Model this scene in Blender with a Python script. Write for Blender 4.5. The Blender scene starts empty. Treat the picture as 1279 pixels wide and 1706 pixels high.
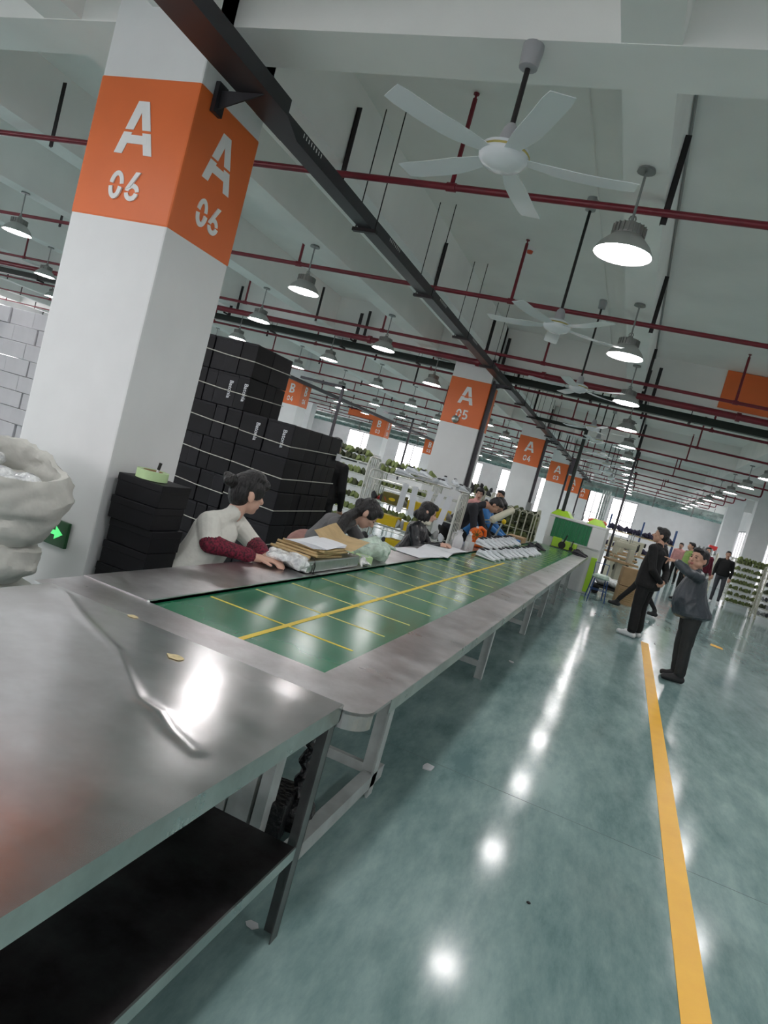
import bpy, bmesh, math, random
import numpy as np
from mathutils import Vector, Matrix, Euler
rnd = random.Random(7)
PI = math.pi
S = bpy.context.scene
COL = S.collection
# ------------------------------------------------------------------ camera, world, exposure
YAW, PITCH, ROLL, FPX, CH = -0.33955, -0.073705, 0.26786, 1129.57, 1.62
_f = Vector((math.sin(YAW)*math.cos(PITCH), math.cos(YAW)*math.cos(PITCH), math.sin(PITCH)))
_r = Vector((math.cos(YAW), -math.sin(YAW), 0)); _u = _r.cross(_f)
_r2 = _r*math.cos(ROLL)+_u*math.sin(ROLL); _u2 = -_r*math.sin(ROLL)+_u*math.cos(ROLL)
cd = bpy.data.cameras.new('camera'); cam = bpy.data.objects.new('camera', cd); COL.objects.link(cam)
M = Matrix((_r2, _u2, -_f)).transposed().to_4x4(); M.translation = Vector((0, 0, CH)); cam.matrix_world = M
cd.sensor_fit = 'VERTICAL'; cd.sensor_height = 36; cd.lens = 36*FPX/1706; cd.clip_start = .05; cd.clip_end = 200
S.camera = cam
W = bpy.data.worlds.new('World'); S.world = W; W.use_nodes = True
bg = W.node_tree.nodes['Background']; bg.inputs[0].default_value = (1, .96, .98, 1); bg.inputs[1].default_value = 3.4
LAMP_E = 46.0
S.view_settings.view_transform = 'Standard'; S.view_settings.look = 'None'
S.view_settings.gamma = 1; S.view_settings.use_curve_mapping = False
S.view_settings.exposure = 0.38
S.cycles.diffuse_bounces = 8; S.cycles.max_bounces = 12; S.cycles.sample_clamp_indirect = 6

# ------------------------------------------------------------------ materials
def mat(name, col, rough=.6, metal=0, var=0, scale=8, bump=0, bscale=30, spec=.5, emit=0, alpha=1, trans=0, stretch=None, rvar=0, coat=0, col2=None, detail=4):
    m = bpy.data.materials.new(name); m.use_nodes = True
    nt = m.node_tree; b = nt.nodes['Principled BSDF']
    b.inputs['Base Color'].default_value = (*col, 1); b.inputs['Roughness'].default_value = rough
    b.inputs['Metallic'].default_value = metal; b.inputs['Specular IOR Level'].default_value = spec
    if coat: b.inputs['Coat Weight'].default_value = coat
    if trans: b.inputs['Transmission Weight'].default_value = trans
    if alpha < 1: b.inputs['Alpha'].default_value = alpha
    if emit:
        b.inputs['Emission Color'].default_value = (*col, 1); b.inputs['Emission Strength'].default_value = emit
    if var or bump or rvar or col2:
        tc = nt.nodes.new('ShaderNodeTexCoord'); mp = nt.nodes.new('ShaderNodeMapping')
        nt.links.new(tc.outputs['Object'], mp.inputs[0])
        if stretch: mp.inputs['Scale'].default_value = stretch
        n = nt.nodes.new('ShaderNodeTexNoise'); n.inputs['Scale'].default_value = scale; n.inputs['Detail'].default_value = detail
        nt.links.new(mp.outputs[0], n.inputs['Vector'])
        if var or col2:
            cr = nt.nodes.new('ShaderNodeValToRGB'); e = cr.color_ramp.elements
            c2 = col2 or tuple(min(1, c*(1+var)) for c in col); c1 = col if col2 else tuple(c*(1-var) for c in col)
            e[0].position = .32; e[1].position = .68; e[0].color = (*c1, 1); e[1].color = (*c2, 1)
            nt.links.new(n.outputs[0], cr.inputs[0]); nt.links.new(cr.outputs[0], b.inputs['Base Color'])
        if rvar:
            mr = nt.nodes.new('ShaderNodeMapRange'); mr.inputs[1].default_value = .3; mr.inputs[2].default_value = .7
            mr.inputs[3].default_value = max(.02, rough-rvar); mr.inputs[4].default_value = rough+rvar
            nt.links.new(n.outputs[0], mr.inputs[0]); nt.links.new(mr.outputs[0], b.inputs['Roughness'])
        if bump:
            n2 = nt.nodes.new('ShaderNodeTexNoise'); n2.inputs['Scale'].default_value = bscale; n2.inputs['Detail'].default_value = 3
            nt.links.new(mp.outputs[0], n2.inputs['Vector'])
            bp = nt.nodes.new('ShaderNodeBump'); bp.inputs['Strength'].default_value = bump; bp.inputs['Distance'].default_value = .02
            nt.links.new(n2.outputs[0], bp.inputs['Height']); nt.links.new(bp.outputs[0], b.inputs['Normal'])
    return m

def floor_material():
    m = mat('polished_green_floor', (.16, .25, .25), .2, 0, spec=.20); nt = m.node_tree; b = nt.nodes['Principled BSDF']
    tc = nt.nodes.new('ShaderNodeTexCoord')
    def noise(sc, de, st=None, rough=.55):
        mp = nt.nodes.new('ShaderNodeMapping'); nt.links.new(tc.outputs['Object'], mp.inputs[0])
        if st: mp.inputs['Scale'].default_value = st; mp.inputs['Rotation'].default_value = (0, 0, .9)
        n = nt.nodes.new('ShaderNodeTexNoise'); n.inputs['Scale'].default_value = sc; n.inputs['Detail'].default_value = de
        n.inputs['Roughness'].default_value = rough; nt.links.new(mp.outputs[0], n.inputs[0]); return n
    a = noise(1.3, 7, (1, .5, 1), rough=.68); c = noise(5, 8, (1, .25, 1), .75)
    mx = nt.nodes.new('ShaderNodeMix'); mx.data_type = 'FLOAT'; mx.inputs[0].default_value = .4
    nt.links.new(a.outputs[0], mx.inputs[2]); nt.links.new(c.outputs[0], mx.inputs[3])
    cr = nt.nodes.new('ShaderNodeValToRGB'); e = cr.color_ramp.elements
    e[0].position = .40; e[1].position = .62; e[0].color = (.135, .225, .228, 1); e[1].color = (.33, .455, .435, 1)
    nt.links.new(mx.outputs[0], cr.inputs[0]); nt.links.new(cr.outputs[0], b.inputs['Base Color'])
    mr = nt.nodes.new('ShaderNodeMapRange'); mr.inputs[1].default_value = .35; mr.inputs[2].default_value = .65
    mr.inputs[3].default_value = .10; mr.inputs[4].default_value = .15
    nt.links.new(c.outputs[0], mr.inputs[0]); nt.links.new(mr.outputs[0], b.inputs['Roughness'])
    w = noise(3.0, 2); bp = nt.nodes.new('ShaderNodeBump'); bp.inputs['Strength'].default_value = .03; bp.inputs['Distance'].default_value = .01
    nt.links.new(w.outputs[0], bp.inputs['Height'])
    return m

def steel(name, base, rough, stain=.25, seed=0, warm=(1, 1, 1), bumpd=.01, bsc=1.6):
    m = mat(name, base, rough, 1.0); nt = m.node_tree; b = nt.nodes['Principled BSDF']
    tc = nt.nodes.new('ShaderNodeTexCoord'); mp = nt.nodes.new('ShaderNodeMapping'); nt.links.new(tc.outputs['Object'], mp.inputs[0])
    mp.inputs['Location'].default_value = (seed, seed*2, 0)
    n = nt.nodes.new('ShaderNodeTexNoise'); n.inputs['Scale'].default_value = 3.2; n.inputs['Detail'].default_value = 9; n.inputs['Roughness'].default_value = .65
    nt.links.new(mp.outputs[0], n.inputs[0])
    cr = nt.nodes.new('ShaderNodeValToRGB'); e = cr.color_ramp.elements; e[0].position = .33; e[1].position = .66
    e[0].color = (*[c*(1-stain)*w for c, w in zip(base, warm)], 1); e[1].color = (*[min(1, c*(1+stain)) for c in base], 1)
    nt.links.new(n.outputs[0], cr.inputs[0]); nt.links.new(cr.outputs[0], b.inputs['Base Color'])
    n3 = nt.nodes.new('ShaderNodeTexNoise'); n3.inputs['Scale'].default_value = 7; n3.inputs['Detail'].default_value = 8
    mp3 = nt.nodes.new('ShaderNodeMapping'); mp3.inputs['Scale'].default_value = (.6, 1.1, 1); mp3.inputs['Rotation'].default_value = (0, 0, .5)
    nt.links.new(tc.outputs['Object'], mp3.inputs[0]); nt.links.new(mp3.outputs[0], n3.inputs[0])
    mr = nt.nodes.new('ShaderNodeMapRange'); mr.inputs[1].default_value = .3; mr.inputs[2].default_value = .7
    mr.inputs[3].default_value = rough*.85; mr.inputs[4].default_value = rough*1.2
    nt.links.new(n3.outputs[0], mr.inputs[0]); nt.links.new(mr.outputs[0], b.inputs['Roughness'])
    n2 = nt.nodes.new('ShaderNodeTexNoise'); n2.inputs['Scale'].default_value = bsc; n2.inputs['Detail'].default_value = 1
    nt.links.new(mp.outputs[0], n2.inputs[0]); bp = nt.nodes.new('ShaderNodeBump'); bp.inputs['Strength'].default_value = .35; bp.inputs['Distance'].default_value = bumpd
    nt.links.new(n2.outputs[0], bp.inputs['Height']); nt.links.new(bp.outputs[0], b.inputs['Normal'])
    return m

K = dict(
    joint=mat('floor_joint_filler', (.10, .15, .15), .5),
    floor=floor_material(),
    wall=mat('white_wall_paint', (.80, .79, .80), .7, var=.04, scale=2, bump=.08, bscale=6),
    ceil=mat('white_ceiling_paint', (.87, .865, .85), .8, var=.05, scale=1.2, bump=.15, bscale=3),
    column=mat('white_column_paint', (.78, .79, .80), .45, var=.03, scale=3, bump=.06, bscale=5),
    orange=mat('orange_sign_paint', (.80, .165, .035), .45, var=.04, scale=3, bump=.05, bscale=5),
    white=mat('white_sign_paint', (.86, .86, .86), .5),
    red=mat('dark_red_pipe_paint', (.17, .008, .020), .35, var=.15, scale=5),
    hang=mat('dark_hanger_steel', (.022, .018, .02), .5, .3),
    traydark=mat('charcoal_tray_paint', (.045, .043, .05), .42, .5, var=.12, scale=3),
    traygreen=mat('green_black_tray_paint', (.012, .02, .016), .45, .3),
    galv=steel('galvanised_duct', (.36, .42, .40), .28, .2),
    steel=steel('worn_stainless_top', (.60, .59, .60), .32, .22, 3, (1, .96, .95), .006),
    steel2=steel('polished_stainless_top', (.62, .62, .625), .22, .16, 9, (1, .97, .96), .016, 1.3),
    steel_edge=steel('stainless_edge', (.50, .55, .53), .30, .2, 5, bumpd=.004),
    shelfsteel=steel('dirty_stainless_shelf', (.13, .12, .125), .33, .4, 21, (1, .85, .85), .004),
    frame=mat('pale_painted_frame', (.52, .55, .54), .45, .2, var=.12, scale=12),
    legdark=mat('dark_angle_steel', (.14, .15, .15), .4, .6, var=.2, scale=10),
    belt=mat('green_conveyor_belt', (.018, .155, .075), .20, 0, var=.12, scale=3, rvar=.05, spec=.5),
    yellow=mat('yellow_line_paint', (.72, .52, .045), .45, var=.06, scale=6),
    paleyellow=mat('pale_yellow_line_paint', (.62, .52, .16), .45),
    flooryellow=mat('yellow_floor_paint', (1.0, .53, .05), .38, var=.05, scale=6),
    black=mat('black_card', (.007, .007, .009), .50, var=.2, scale=6, spec=.22),
    black2=mat('black_card_worn', (.010, .010, .013), .45, var=.2, scale=9, spec=.22),
    strap=mat('white_plastic_strap', (.55, .54, .48), .4),
    whitebox=mat('white_card', (.58, .57, .60), .6, var=.05, scale=4),
    brown=mat('brown_card', (.38, .25, .13), .75, var=.1, scale=6),
    kraft=mat('kraft_paper', (.50, .36, .18), .7, var=.12, scale=12, bump=.2, bscale=20),
    paper=mat('white_paper', (.74, .76, .80), .7, var=.03, scale=14),
    sack=mat('woven_white_sack', (.58, .58, .54), .6, var=.1, scale=7, bump=.7, bscale=9, spec=.4),
    film=mat('clear_plastic_film', (.66, .70, .70), .22, 0, var=.25, scale=22, bump=1.0, bscale=22, spec=.8),
    filmg=mat('greenish_plastic_bag', (.60, .74, .64), .25, 0, var=.2, scale=22, bump=1.0, bscale=22, spec=.8, alpha=.85),
    tape=mat('pale_green_tape', (.50, .68, .36), .5, var=.04, scale=10),
    lens=mat('lamp_lens', (1.0, .955, .955), .3, emit=LAMP_E),
    reflector=mat('lamp_reflector', (.50, .50, .49), .35, .6),
    housing=mat('lamp_housing', (.28, .28, .27), .45, .5),
    fanwhite=mat('white_fan_enamel', (.74, .77, .80), .25),
    fangrey=mat('grey_fan_cap', (.38, .38, .40), .4),
    gold=mat('gold_trim', (.55, .45, .15), .3, .6),
    redplastic=mat('red_plastic', (.55, .03, .03), .4),
    skin=mat('skin', (.52, .30, .21), .5, var=.05, scale=10),
    skinpale=mat('pale_skin', (.62, .38, .29), .5, var=.05, scale=10),
    lip=mat('lips', (.38, .13, .11), .45),
    hair=mat('black_hair', (.008, .007, .008), .38, var=.4, scale=60, bump=.7, bscale=90, stretch=(1, 1, .25)),
    eye=mat('dark_eye', (.01, .008, .008), .2), eyewhite=mat('eye_white', (.7, .68, .66), .3),
    knitwhite=mat('off_white_sweater', (.68, .68, .63), .85, var=.04, scale=20, bump=.4, bscale=14),
    redcheck=mat('dark_red_pattern_sleeve', (.035, .004, .010), .8, scale=75, col2=(.22, .012, .04), detail=1, bump=.3, bscale=20),
    greytop=mat('grey_top', (.15, .15, .155), .85, var=.1, scale=10, bump=.5, bscale=12),
    pinkapron=mat('dusty_pink_apron', (.34, .18, .16), .85, var=.12, scale=14, bump=.4, bscale=12),
    leather=mat('black_leather', (.014, .015, .019), .28, var=.2, scale=10, bump=.8, bscale=14),
    navy=mat('dark_navy_cloth', (.016, .018, .026), .75, var=.15, scale=9, bump=.5, bscale=10),
    blackcloth=mat('black_cloth', (.005, .005, .006), .8, var=.2, scale=9, bump=.5, bscale=9),
    puffer=mat('slate_grey_puffer', (.042, .052, .064), .38, var=.12, scale=8, bump=.8, bscale=9),
    cuff=mat('grey_knit_cuff', (.07, .075, .085), .9, bump=.5, bscale=60),
    trouser=mat('grey_black_trousers', (.018, .020, .021), .8, var=.15, scale=9, bump=.5, bscale=9),
    greyjean=mat('dark_grey_jeans', (.06, .062, .075), .85, var=.15, scale=12, bump=.4, bscale=10),
    pink=mat('pink_fleece', (.68, .34, .32), .9, var=.08, scale=16, bump=.6, bscale=20),
    lime=mat('lime_green_paint', (.36, .62, .03), .4), limecloth=mat('lime_cloth', (.22, .34, .09), .8, var=.1, scale=12, bump=.4),
    greencurtain=mat('green_plastic_curtain', (.008, .16, .06), .35, var=.2, scale=6, stretch=(14, 14, .4), bump=.3, bscale=6),
    cream=mat('cream_knit', (.62, .60, .50), .9, bump=.5, bscale=40),
    shoewhite=mat('white_mesh_upper', (.66, .70, .74), .6, var=.07, scale=30, bump=.3, bscale=60),
    sole=mat('white_rubber_sole', (.74, .76, .77), .45), shoedark=mat('black_lining', (.015, .015, .02), .7),
    soleblack=mat('dark_rubber', (.02, .02, .022), .6), shoegrey=mat('dark_grey_knit_upper', (.045, .045, .05), .8),
    rack=mat('cream_rack_wire', (.50, .50, .40), .4, .2), rackw=mat('white_rack_wire', (.60, .62, .58), .35, .3),
    olive=mat('olive_uppers', (.16, .19, .07), .8, var=.35, scale=14), olive2=mat('dark_olive_uppers', (.06, .07, .035), .8, var=.4, scale=14),
    palegreen=mat('pale_green_uppers', (.20, .25, .09), .8, var=.3, scale=14),
    boxyellow=mat('yellow_card', (.74, .52, .01), .55, var=.05, scale=5), olivebox=mat('olive_card', (.14, .12, .02), .6),
    blue=mat('blue_painted_tube', (.02, .07, .22), .4), bluesheet=mat('blue_plastic', (.03, .18, .48), .5),
    machine=mat('cream_machine_enamel', (.50, .48, .37), .45, var=.08, scale=5), machwhite=mat('white_machine_enamel', (.68, .69, .69), .45, var=.03, scale=4),
    orangeplastic=mat('orange_plastic', (.85, .16, .01), .35), glass=mat('window_glass', (.95, .97, 1), .05, trans=1, alpha=.15),
    winframe=mat('window_frame', (.33, .34, .35), .5), pinkliquid=mat('red_liquid', (.55, .02, .06), .2), bottle=mat('clear_bottle', (.75, .78, .78), .1, alpha=.55),
    signgreen=mat('dark_green_sign', (.008, .075, .02), .3), glow=mat('glow_green', (.12, .85, .25), .5, emit=.6),
    purple=mat('dark_purple_shoes', (.03, .025, .06), .7, var=.5, scale=20), kettle=mat('white_thermos', (.66, .66, .68), .25),
    dirt=mat('dried_glue', (.62, .52, .30), .6, var=.2, scale=40), scrap=mat('white_scrap', (.62, .64, .66), .6),
    litter=mat('dark_speck', (.02, .02, .02), .8), grease=mat('black_grease', (.008, .008, .01), .3, bump=.8, bscale=40),
    clear=mat('clear_film_pieces', (.75, .78, .82), .15, var=.3, scale=30, bump=1, bscale=30, spec=.9),
    orangedot=mat('detector_red', (.65, .10, .04), .5), greymetal=mat('grey_metal', (.25, .26, .26), .4, .5))

# ------------------------------------------------------------------ mesh helpers
class MB:
    def __init__(s): s.v = []; s.f = []; s.mi = []; s.m = 0
    def add(s, vs, fs):
        o = len(s.v); s.v += [tuple(v) for v in vs]; s.f += [tuple(i+o for i in f) for f in fs]; s.mi += [s.m]*len(fs); return s
    def box(s, x0, x1, y0, y1, z0, z1, R=None):
        vs = [Vector((x, y, z)) for z in (z0, z1) for y in (y0, y1) for x in (x0, x1)]
        if R is not None: vs = [R @ v for v in vs]
        return s.add(vs, [(0, 2, 3, 1), (4, 5, 7, 6), (0, 1, 5, 4), (2, 6, 7, 3), (0, 4, 6, 2), (1, 3, 7, 5)])
    def cbox(s, c, sz, rz=0, rx=0, ry=0):
        R = Matrix.Translation(c) @ Euler((rx, ry, rz)).to_matrix().to_4x4(); a, b, d = [q/2 for q in sz]
        return s.box(-a, a, -b, b, -d, d, R)
    def cyl(s, p0, p1, r0, r1=None, n=12, cap=True):
        r1 = r0 if r1 is None else r1; p0 = Vector(p0); p1 = Vector(p1); d = (p1-p0).normalized()
        a = d.orthogonal().normalized(); b = d.cross(a); vs = []
        for p, r in ((p0, r0), (p1, r1)):
            for i in range(n): t = 2*PI*i/n; vs.append(p+a*(math.cos(t)*r)+b*(math.sin(t)*r))
        fs = [(i, (i+1) % n, n+(i+1) % n, n+i) for i in range(n)]
        if cap: fs += [tuple(range(n))[::-1], tuple(range(n, 2*n))]
        return s.add(vs, fs)
    def tube(s, pts, r, n=8, closed=False):
        pts = [Vector(p) for p in pts]; N = len(pts); o = []; prev = None; vs = []
        for i, p in enumerate(pts):
            a = pts[i-1] if (i or closed) else p; b = pts[(i+1) % N] if (i < N-1 or closed) else p
            d = (b-a).normalized(); x = d.orthogonal().normalized() if prev is None else (prev-d*prev.dot(d)).normalized()
            prev = x; y = d.cross(x)
            for k in range(n): t = 2*PI*k/n; vs.append(p+x*(math.cos(t)*r)+y*(math.sin(t)*r))
        fs = []
        for i in range(N if closed else N-1):
            j = (i+1) % N
            for k in range(n): fs.append((i*n+k, i*n+(k+1) % n, j*n+(k+1) % n, j*n+k))
        if not closed: fs += [tuple(range(n))[::-1], tuple(range((N-1)*n, N*n))]
        return s.add(vs, fs)
    def lathe(s, prof, n=24, c=(0, 0, 0), cap=True):
        vs = []; fs = []
        for r, z in prof:
            for i in range(n): t = 2*PI*i/n; vs.append((c[0]+r*math.cos(t), c[1]+r*math.sin(t), c[2]+z))
        for j in range(len(prof)-1):
            for i in range(n): fs.append((j*n+i, j*n+(i+1) % n, (j+1)*n+(i+1) % n, (j+1)*n+i))
        if cap and prof[0][0] > 1e-4: fs.append(tuple(range(n))[::-1])
        if cap and prof[-1][0] > 1e-4: fs.append(tuple(range((len(prof)-1)*n, len(prof)*n)))
        return s.add(vs, fs)
    def prism(s, poly, h, R=None):   # poly in xy, extruded to z=h
        n = len(poly); vs = [Vector((x, y, 0)) for x, y in poly]+[Vector((x, y, h)) for x, y in poly]
        if R is not None: vs = [R @ v for v in vs]
        return s.add(vs, [tuple(range(n))[::-1], tuple(range(n, 2*n))]+[(i, (i+1) % n, n+(i+1) % n, n+i) for i in range(n)])
    def ell(s, c, r, n=12, m=8):
        vs = [(c[0], c[1], c[2]-r[2])]
        for j in range(1, m):
            p = PI*j/m-PI/2
            for i in range(n): t = 2*PI*i/n; vs.append((c[0]+r[0]*math.cos(p)*math.cos(t), c[1]+r[1]*math.cos(p)*math.sin(t), c[2]+r[2]*math.sin(p)))
        vs.append((c[0], c[1], c[2]+r[2])); fs = [(0, 1+(i+1) % n, 1+i) for i in range(n)]
        for j in range(m-2):
            for i in range(n): fs.append((1+j*n+i, 1+j*n+(i+1) % n, 1+(j+1)*n+(i+1) % n, 1+(j+1)*n+i))
        L = len(vs)-1; fs += [(L, 1+(m-2)*n+i, 1+(m-2)*n+(i+1) % n) for i in range(n)]
        return s.add(vs, fs)
    def mesh(s, name, mats, smooth=False, bevel=0):
        me = bpy.data.meshes.new(name); me.from_pydata(s.v, [], s.f)
        for m in (mats if isinstance(mats, (list, tuple)) else [mats]): me.materials.append(K[m] if isinstance(m, str) else m)
        me.polygons.foreach_set('material_index', s.mi)
        if bevel:
            bm = bmesh.new(); bm.from_mesh(me)
            bmesh.ops.bevel(bm, geom=[e for e in bm.edges if len(e.link_faces) == 2 and e.calc_face_angle(0) > .6], offset=bevel, segments=2, affect='EDGES', profile=.6)
            bm.to_mesh(me); bm.free()
        if smooth:
            me.polygons.foreach_set('use_smooth', [True]*len(me.polygons))
            me.set_sharp_from_angle(angle=.7)
        me.update(); return me
def ob(name, me, parent=None, loc=None, rz=None):
    o = bpy.data.objects.new(name, me); COL.objects.link(o)
    if parent: o.parent = parent
    if loc is not None: o.location = loc
    if rz is not None: o.rotation_euler = (0, 0, rz)
    return o
def part(name, mb, mats, parent=None, smooth=False, bevel=0, **k): return ob(name, mb.mesh(name, mats, smooth, bevel), parent, **k)
def tag(o, label=None, cat=None, group=None, kind=None):
    if label: o['label'] = label
    if cat: o['category'] = cat
    if group: o['group'] = group
    if kind: o['kind'] = kind
    return o
def thing(name, label, cat, loc=(0, 0, 0), rz=0, group=None):
    o = bpy.data.objects.new(name, None); COL.objects.link(o); o.location = loc; o.rotation_euler = (0, 0, rz); o.empty_display_size = .1
    return tag(o, label, cat, group)
KIDS = {}
def kids(o): return [c for c in o.children]
def dup(o, parent=None):
    c = o.copy(); COL.objects.link(c)
    if parent: c.parent = parent
    for ch in KIDS.get(o.name, None) or list(o.children): dup(ch, c)
    return c
def dupt(o, label, loc, rz=0, group=None):
    c = dup(o); c.location = loc; c.rotation_euler = (0, 0, rz); c['label'] = label
    if group: c['group'] = group
    return c
def struct(name, mb, mats, label=None, **k):
    o = part(name, mb, mats, **k); o['kind'] = 'structure'
    if label: o['label'] = label
    return o
ORD = ['first', 'second', 'third', 'fourth', 'fifth', 'sixth', 'seventh', 'eighth', 'ninth', 'tenth', 'eleventh', 'twelfth', 'thirteenth', 'fourteenth', 'fifteenth', 'sixteenth', 'seventeenth', 'eighteenth']

# ------------------------------------------------------------------ the room
XL, XR, YB, YF, ZS, ZB = -24.0, 5.05, -7.0, 46.0, 4.27, 3.68
struct('floor', MB().box(XL-.3, XR+.3, YB-.3, YF+.3, -.3, 0), 'floor', 'polished mottled green concrete floor')
struct('ceiling', MB().box(XL-.3, XR+.3, YB-.3, YF+.3, ZS, ZS+.3), 'ceil', 'white painted concrete ceiling slab')
COLY = [-4.8, 3.02, 11.1, 18.8, 26.6, 34.3, 42.0]
for y in COLY:
    struct('ceiling_beam', MB().box(XL, XR, y+.13, y+.47, ZB, ZS), 'ceil', 'deep white cross beam over a line of pillars')
for x0 in (-23, -20.4, -17.8, -15.4, -13.2, -10.7, -8.2, -6.15, -4.1+.0, -.62, 2.0):
    bw = .26 if x0 > -4 else .3
    struct('ceiling_beam', MB().box(x0, x0+bw, YB, YF, ZB+.004, ZS), 'ceil', 'white lengthwise ceiling beam')
struct('ceiling_beam', MB().box(-3.15, -2.7, YB, YF, ZB+.006, ZS), 'ceil', 'wide white lengthwise beam above the long cable tray')
def wall(name, axis, c, th, u0, u1, ops, label):
    mb = MB()
    def bx(a, b, z0, z1):
        if b-a < .001 or z1-z0 < .001: return
        if axis == 'y': mb.box(a, b, c, c+th, z0, z1)
        else: mb.box(c, c+th, a, b, z0, z1)
    u = u0
    for a, b, z0, z1 in sorted(ops):
        bx(u, a, 0, ZS); bx(a, b, 0, z0); bx(a, b, z1, ZS); u = b
    bx(u, u1, 0, ZS)
    struct(name, mb, 'wall', label)
backw = [(-1.45, .15, .9, 3.2), (-3.1, -1.95, .9, 3.3), (-6.2, -4.0, .8, 3.3), (-8.9, -6.9, .8, 3.2), (-12.6, -10.2, .8, 3.2), (-16.6, -14.2, .8, 3.2), (-20.6, -18.2, .8, 3.2)]
rightw = [(35.3, 38.6, .5, 2.9), (28.2, 31.0, .5, 2.9), (39.4, 43.5, .5, 2.9)]
wall('wall_back', 'y', YF, .25, XL, XR, backw, 'far white end wall with tall windows')
wall('wall_right', 'x', XR, .25, YB, YF+.25, rightw, 'white side wall to the right of the aisle')
wall('wall_left', 'x', XL-.25, .25, YB, YF+.25, [(y, y+4.5, .9, 3.5) for y in (-5, 2, 9, 16, 23, 30, 37)], 'white side wall far to the left')  # window openings out of view, added so daylight brightens the ceiling
wall('wall_front', 'y', YB-.25, .25, XL, XR, [(x, x+4.2, 1.3, 3.6) for x in (-22, -16, -10, -4)], 'white wall behind the viewer')  # unseen openings added behind the camera to let in more daylight
for i, (a, b, z0, z1) in enumerate(backw):
    r = thing('window_%d' % (i+1), None, None); r['kind'] = 'structure'; r['label'] = 'tall window in the far end wall'
    fr = MB(); w = .05
    for q in (a, b-w, (a+b)/2-w/2): fr.box(q, q+w, YF+.05, YF+.11, z0, z1)
    for z in (z0, z1-w, z0+(z1-z0)*.42): fr.box(a, b, YF+.055, YF+.105, z, z+w)
    part('window_frame', fr, 'winframe', r); part('pane', MB().box(a, b, YF+.075, YF+.085, z0, z1), 'glass', r)
for i, (a, b, z0, z1) in enumerate(rightw):
    r = thing('window_%d' % (i+8), None, None); r['kind'] = 'structure'; r['label'] = 'tall window in the right side wall'
    fr = MB(); w = .06; n = 4
    for k in range(n+1): q = a+(b-a-w)*k/n; fr.box(XR+.05, XR+.11, q, q+w, z0, z1)
    for z in (z0, z1-w, z0+(z1-z0)*.42): fr.box(XR+.055, XR+.105, a, b, z, z+w)
    part('window_frame', fr, 'winframe', r); part('pane', MB().box(XR+.075, XR+.085, a, b, z0, z1), 'glass', r)

# ------------------------------------------------------------------ stencil lettering
def arc(cx, cy, rx, ry, t, a0, a1, n=14):
    out = []
    for i in range(n):
        p = [math.radians(a0+(a1-a0)*(i+k)/n) for k in (0, 1)]
        q = []
        for a, s_ in ((p[0], 1), (p[1], 1), (p[1], -1), (p[0], -1)):
            q.append((cx+(rx+s_*t/2)*math.cos(a), cy+(ry+s_*t/2)*math.sin(a)))
        out.append(q)
    return out
def leg(xa, ya, xb, yb, t): return [[(xa-t/2, ya), (xa+t/2, ya), (xb+t/2, yb), (xb-t/2, yb)]]
def glyph(c):
    T = .17
    if c == 'A':
        L = lambda y: .09+.33*y; R = lambda y: .81-.33*y; o = []
        for a, b in ((0, .41), (.46, 1)): o += leg(L(a), a, L(b), b, .2); o += leg(R(a), a, R(b), b, .2)
        return o+[[(L(.2), .2), (R(.2), .2), (R(.36), .36), (L(.36), .36)]], .9
    if c == '0': return arc(.32, .5, .22, .41, T, 8, 172)+arc(.32, .5, .22, .41, T, 188, 352), .66
    if c == '6': return arc(.32, .31, .225, .225, T, 8, 172, 10)+arc(.32, .31, .225, .225, T, 188, 352, 10)+[[(.03, .40), (.22, .46), (.56, 1), (.36, 1)]], .66
    if c == '5': return arc(.27, .32, .24, .24, T, -140, 95, 12)+leg(.13, .42, .13, .92, T)+[[(.05, .83), (.54, .83), (.54, 1), (.05, 1)]], .64
    if c == '4': return [[(.02, .22), (.6, .22), (.6, .37), (.02, .37)]]+leg(.42, 0, .42, .62, T)+[[(.02, .37), (.2, .37), (.48, 1), (.3, 1)]], .66
    if c == '3': return arc(.26, .3, .23, .23, T, -150, 90, 12)+arc(.26, .72, .2, .2, T, -90, 150, 12), .62
    if c == '2': return arc(.28, .72, .21, .2, T, -20, 170, 12)+[[(.03, 0), (.28, 0), (.56, .62), (.38, .68)], [(.03, 0), (.56, 0), (.56, .16), (.03, .16)]], .64
    if c == '1': return leg(.26, 0, .26, 1, T)+[[(.06, .74), (.18, .66), (.3, .84), (.3, 1)]], .5
    if c == 'B': return leg(.09, 0, .09, .46, .18)+leg(.09, .5, .09, 1, .18)+arc(.28, .27, .23, .19, .16, -90, 90)+arc(.28, .74, .2, .18, .16, -90, 90)+[[(.1, y), (.3, y), (.3, y+.16), (.1, y+.16)] for y in (0, .38, .48, .84)], .6
    return [], .5
def face_R(o, right, up):   # plane frame
    r = Vector(right); u = Vector(up); n = r.cross(u)
    return Matrix.Translation(Vector(o)) @ Matrix((r, u, n)).transposed().to_4x4()
def stencil(txt, h, o, right, parent, name='letter', matn='white'):
    gs = [glyph(c) for c in txt]; wtot = sum(g[1] for g in gs)*h+(len(gs)-1)*h*.08
    x = -wtot/2; R = face_R(o, right, (0, 0, 1))
    for g, w in gs:
        mb = MB()
        for pi_, poly in enumerate(g): mb.prism([(x+px*h, py*h) for px, py in poly], .0025+.0003*pi_, R)
        part(name, mb, matn, parent); x += w*h+h*.08
SZ0, SZ1 = 2.52, 3.30
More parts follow.
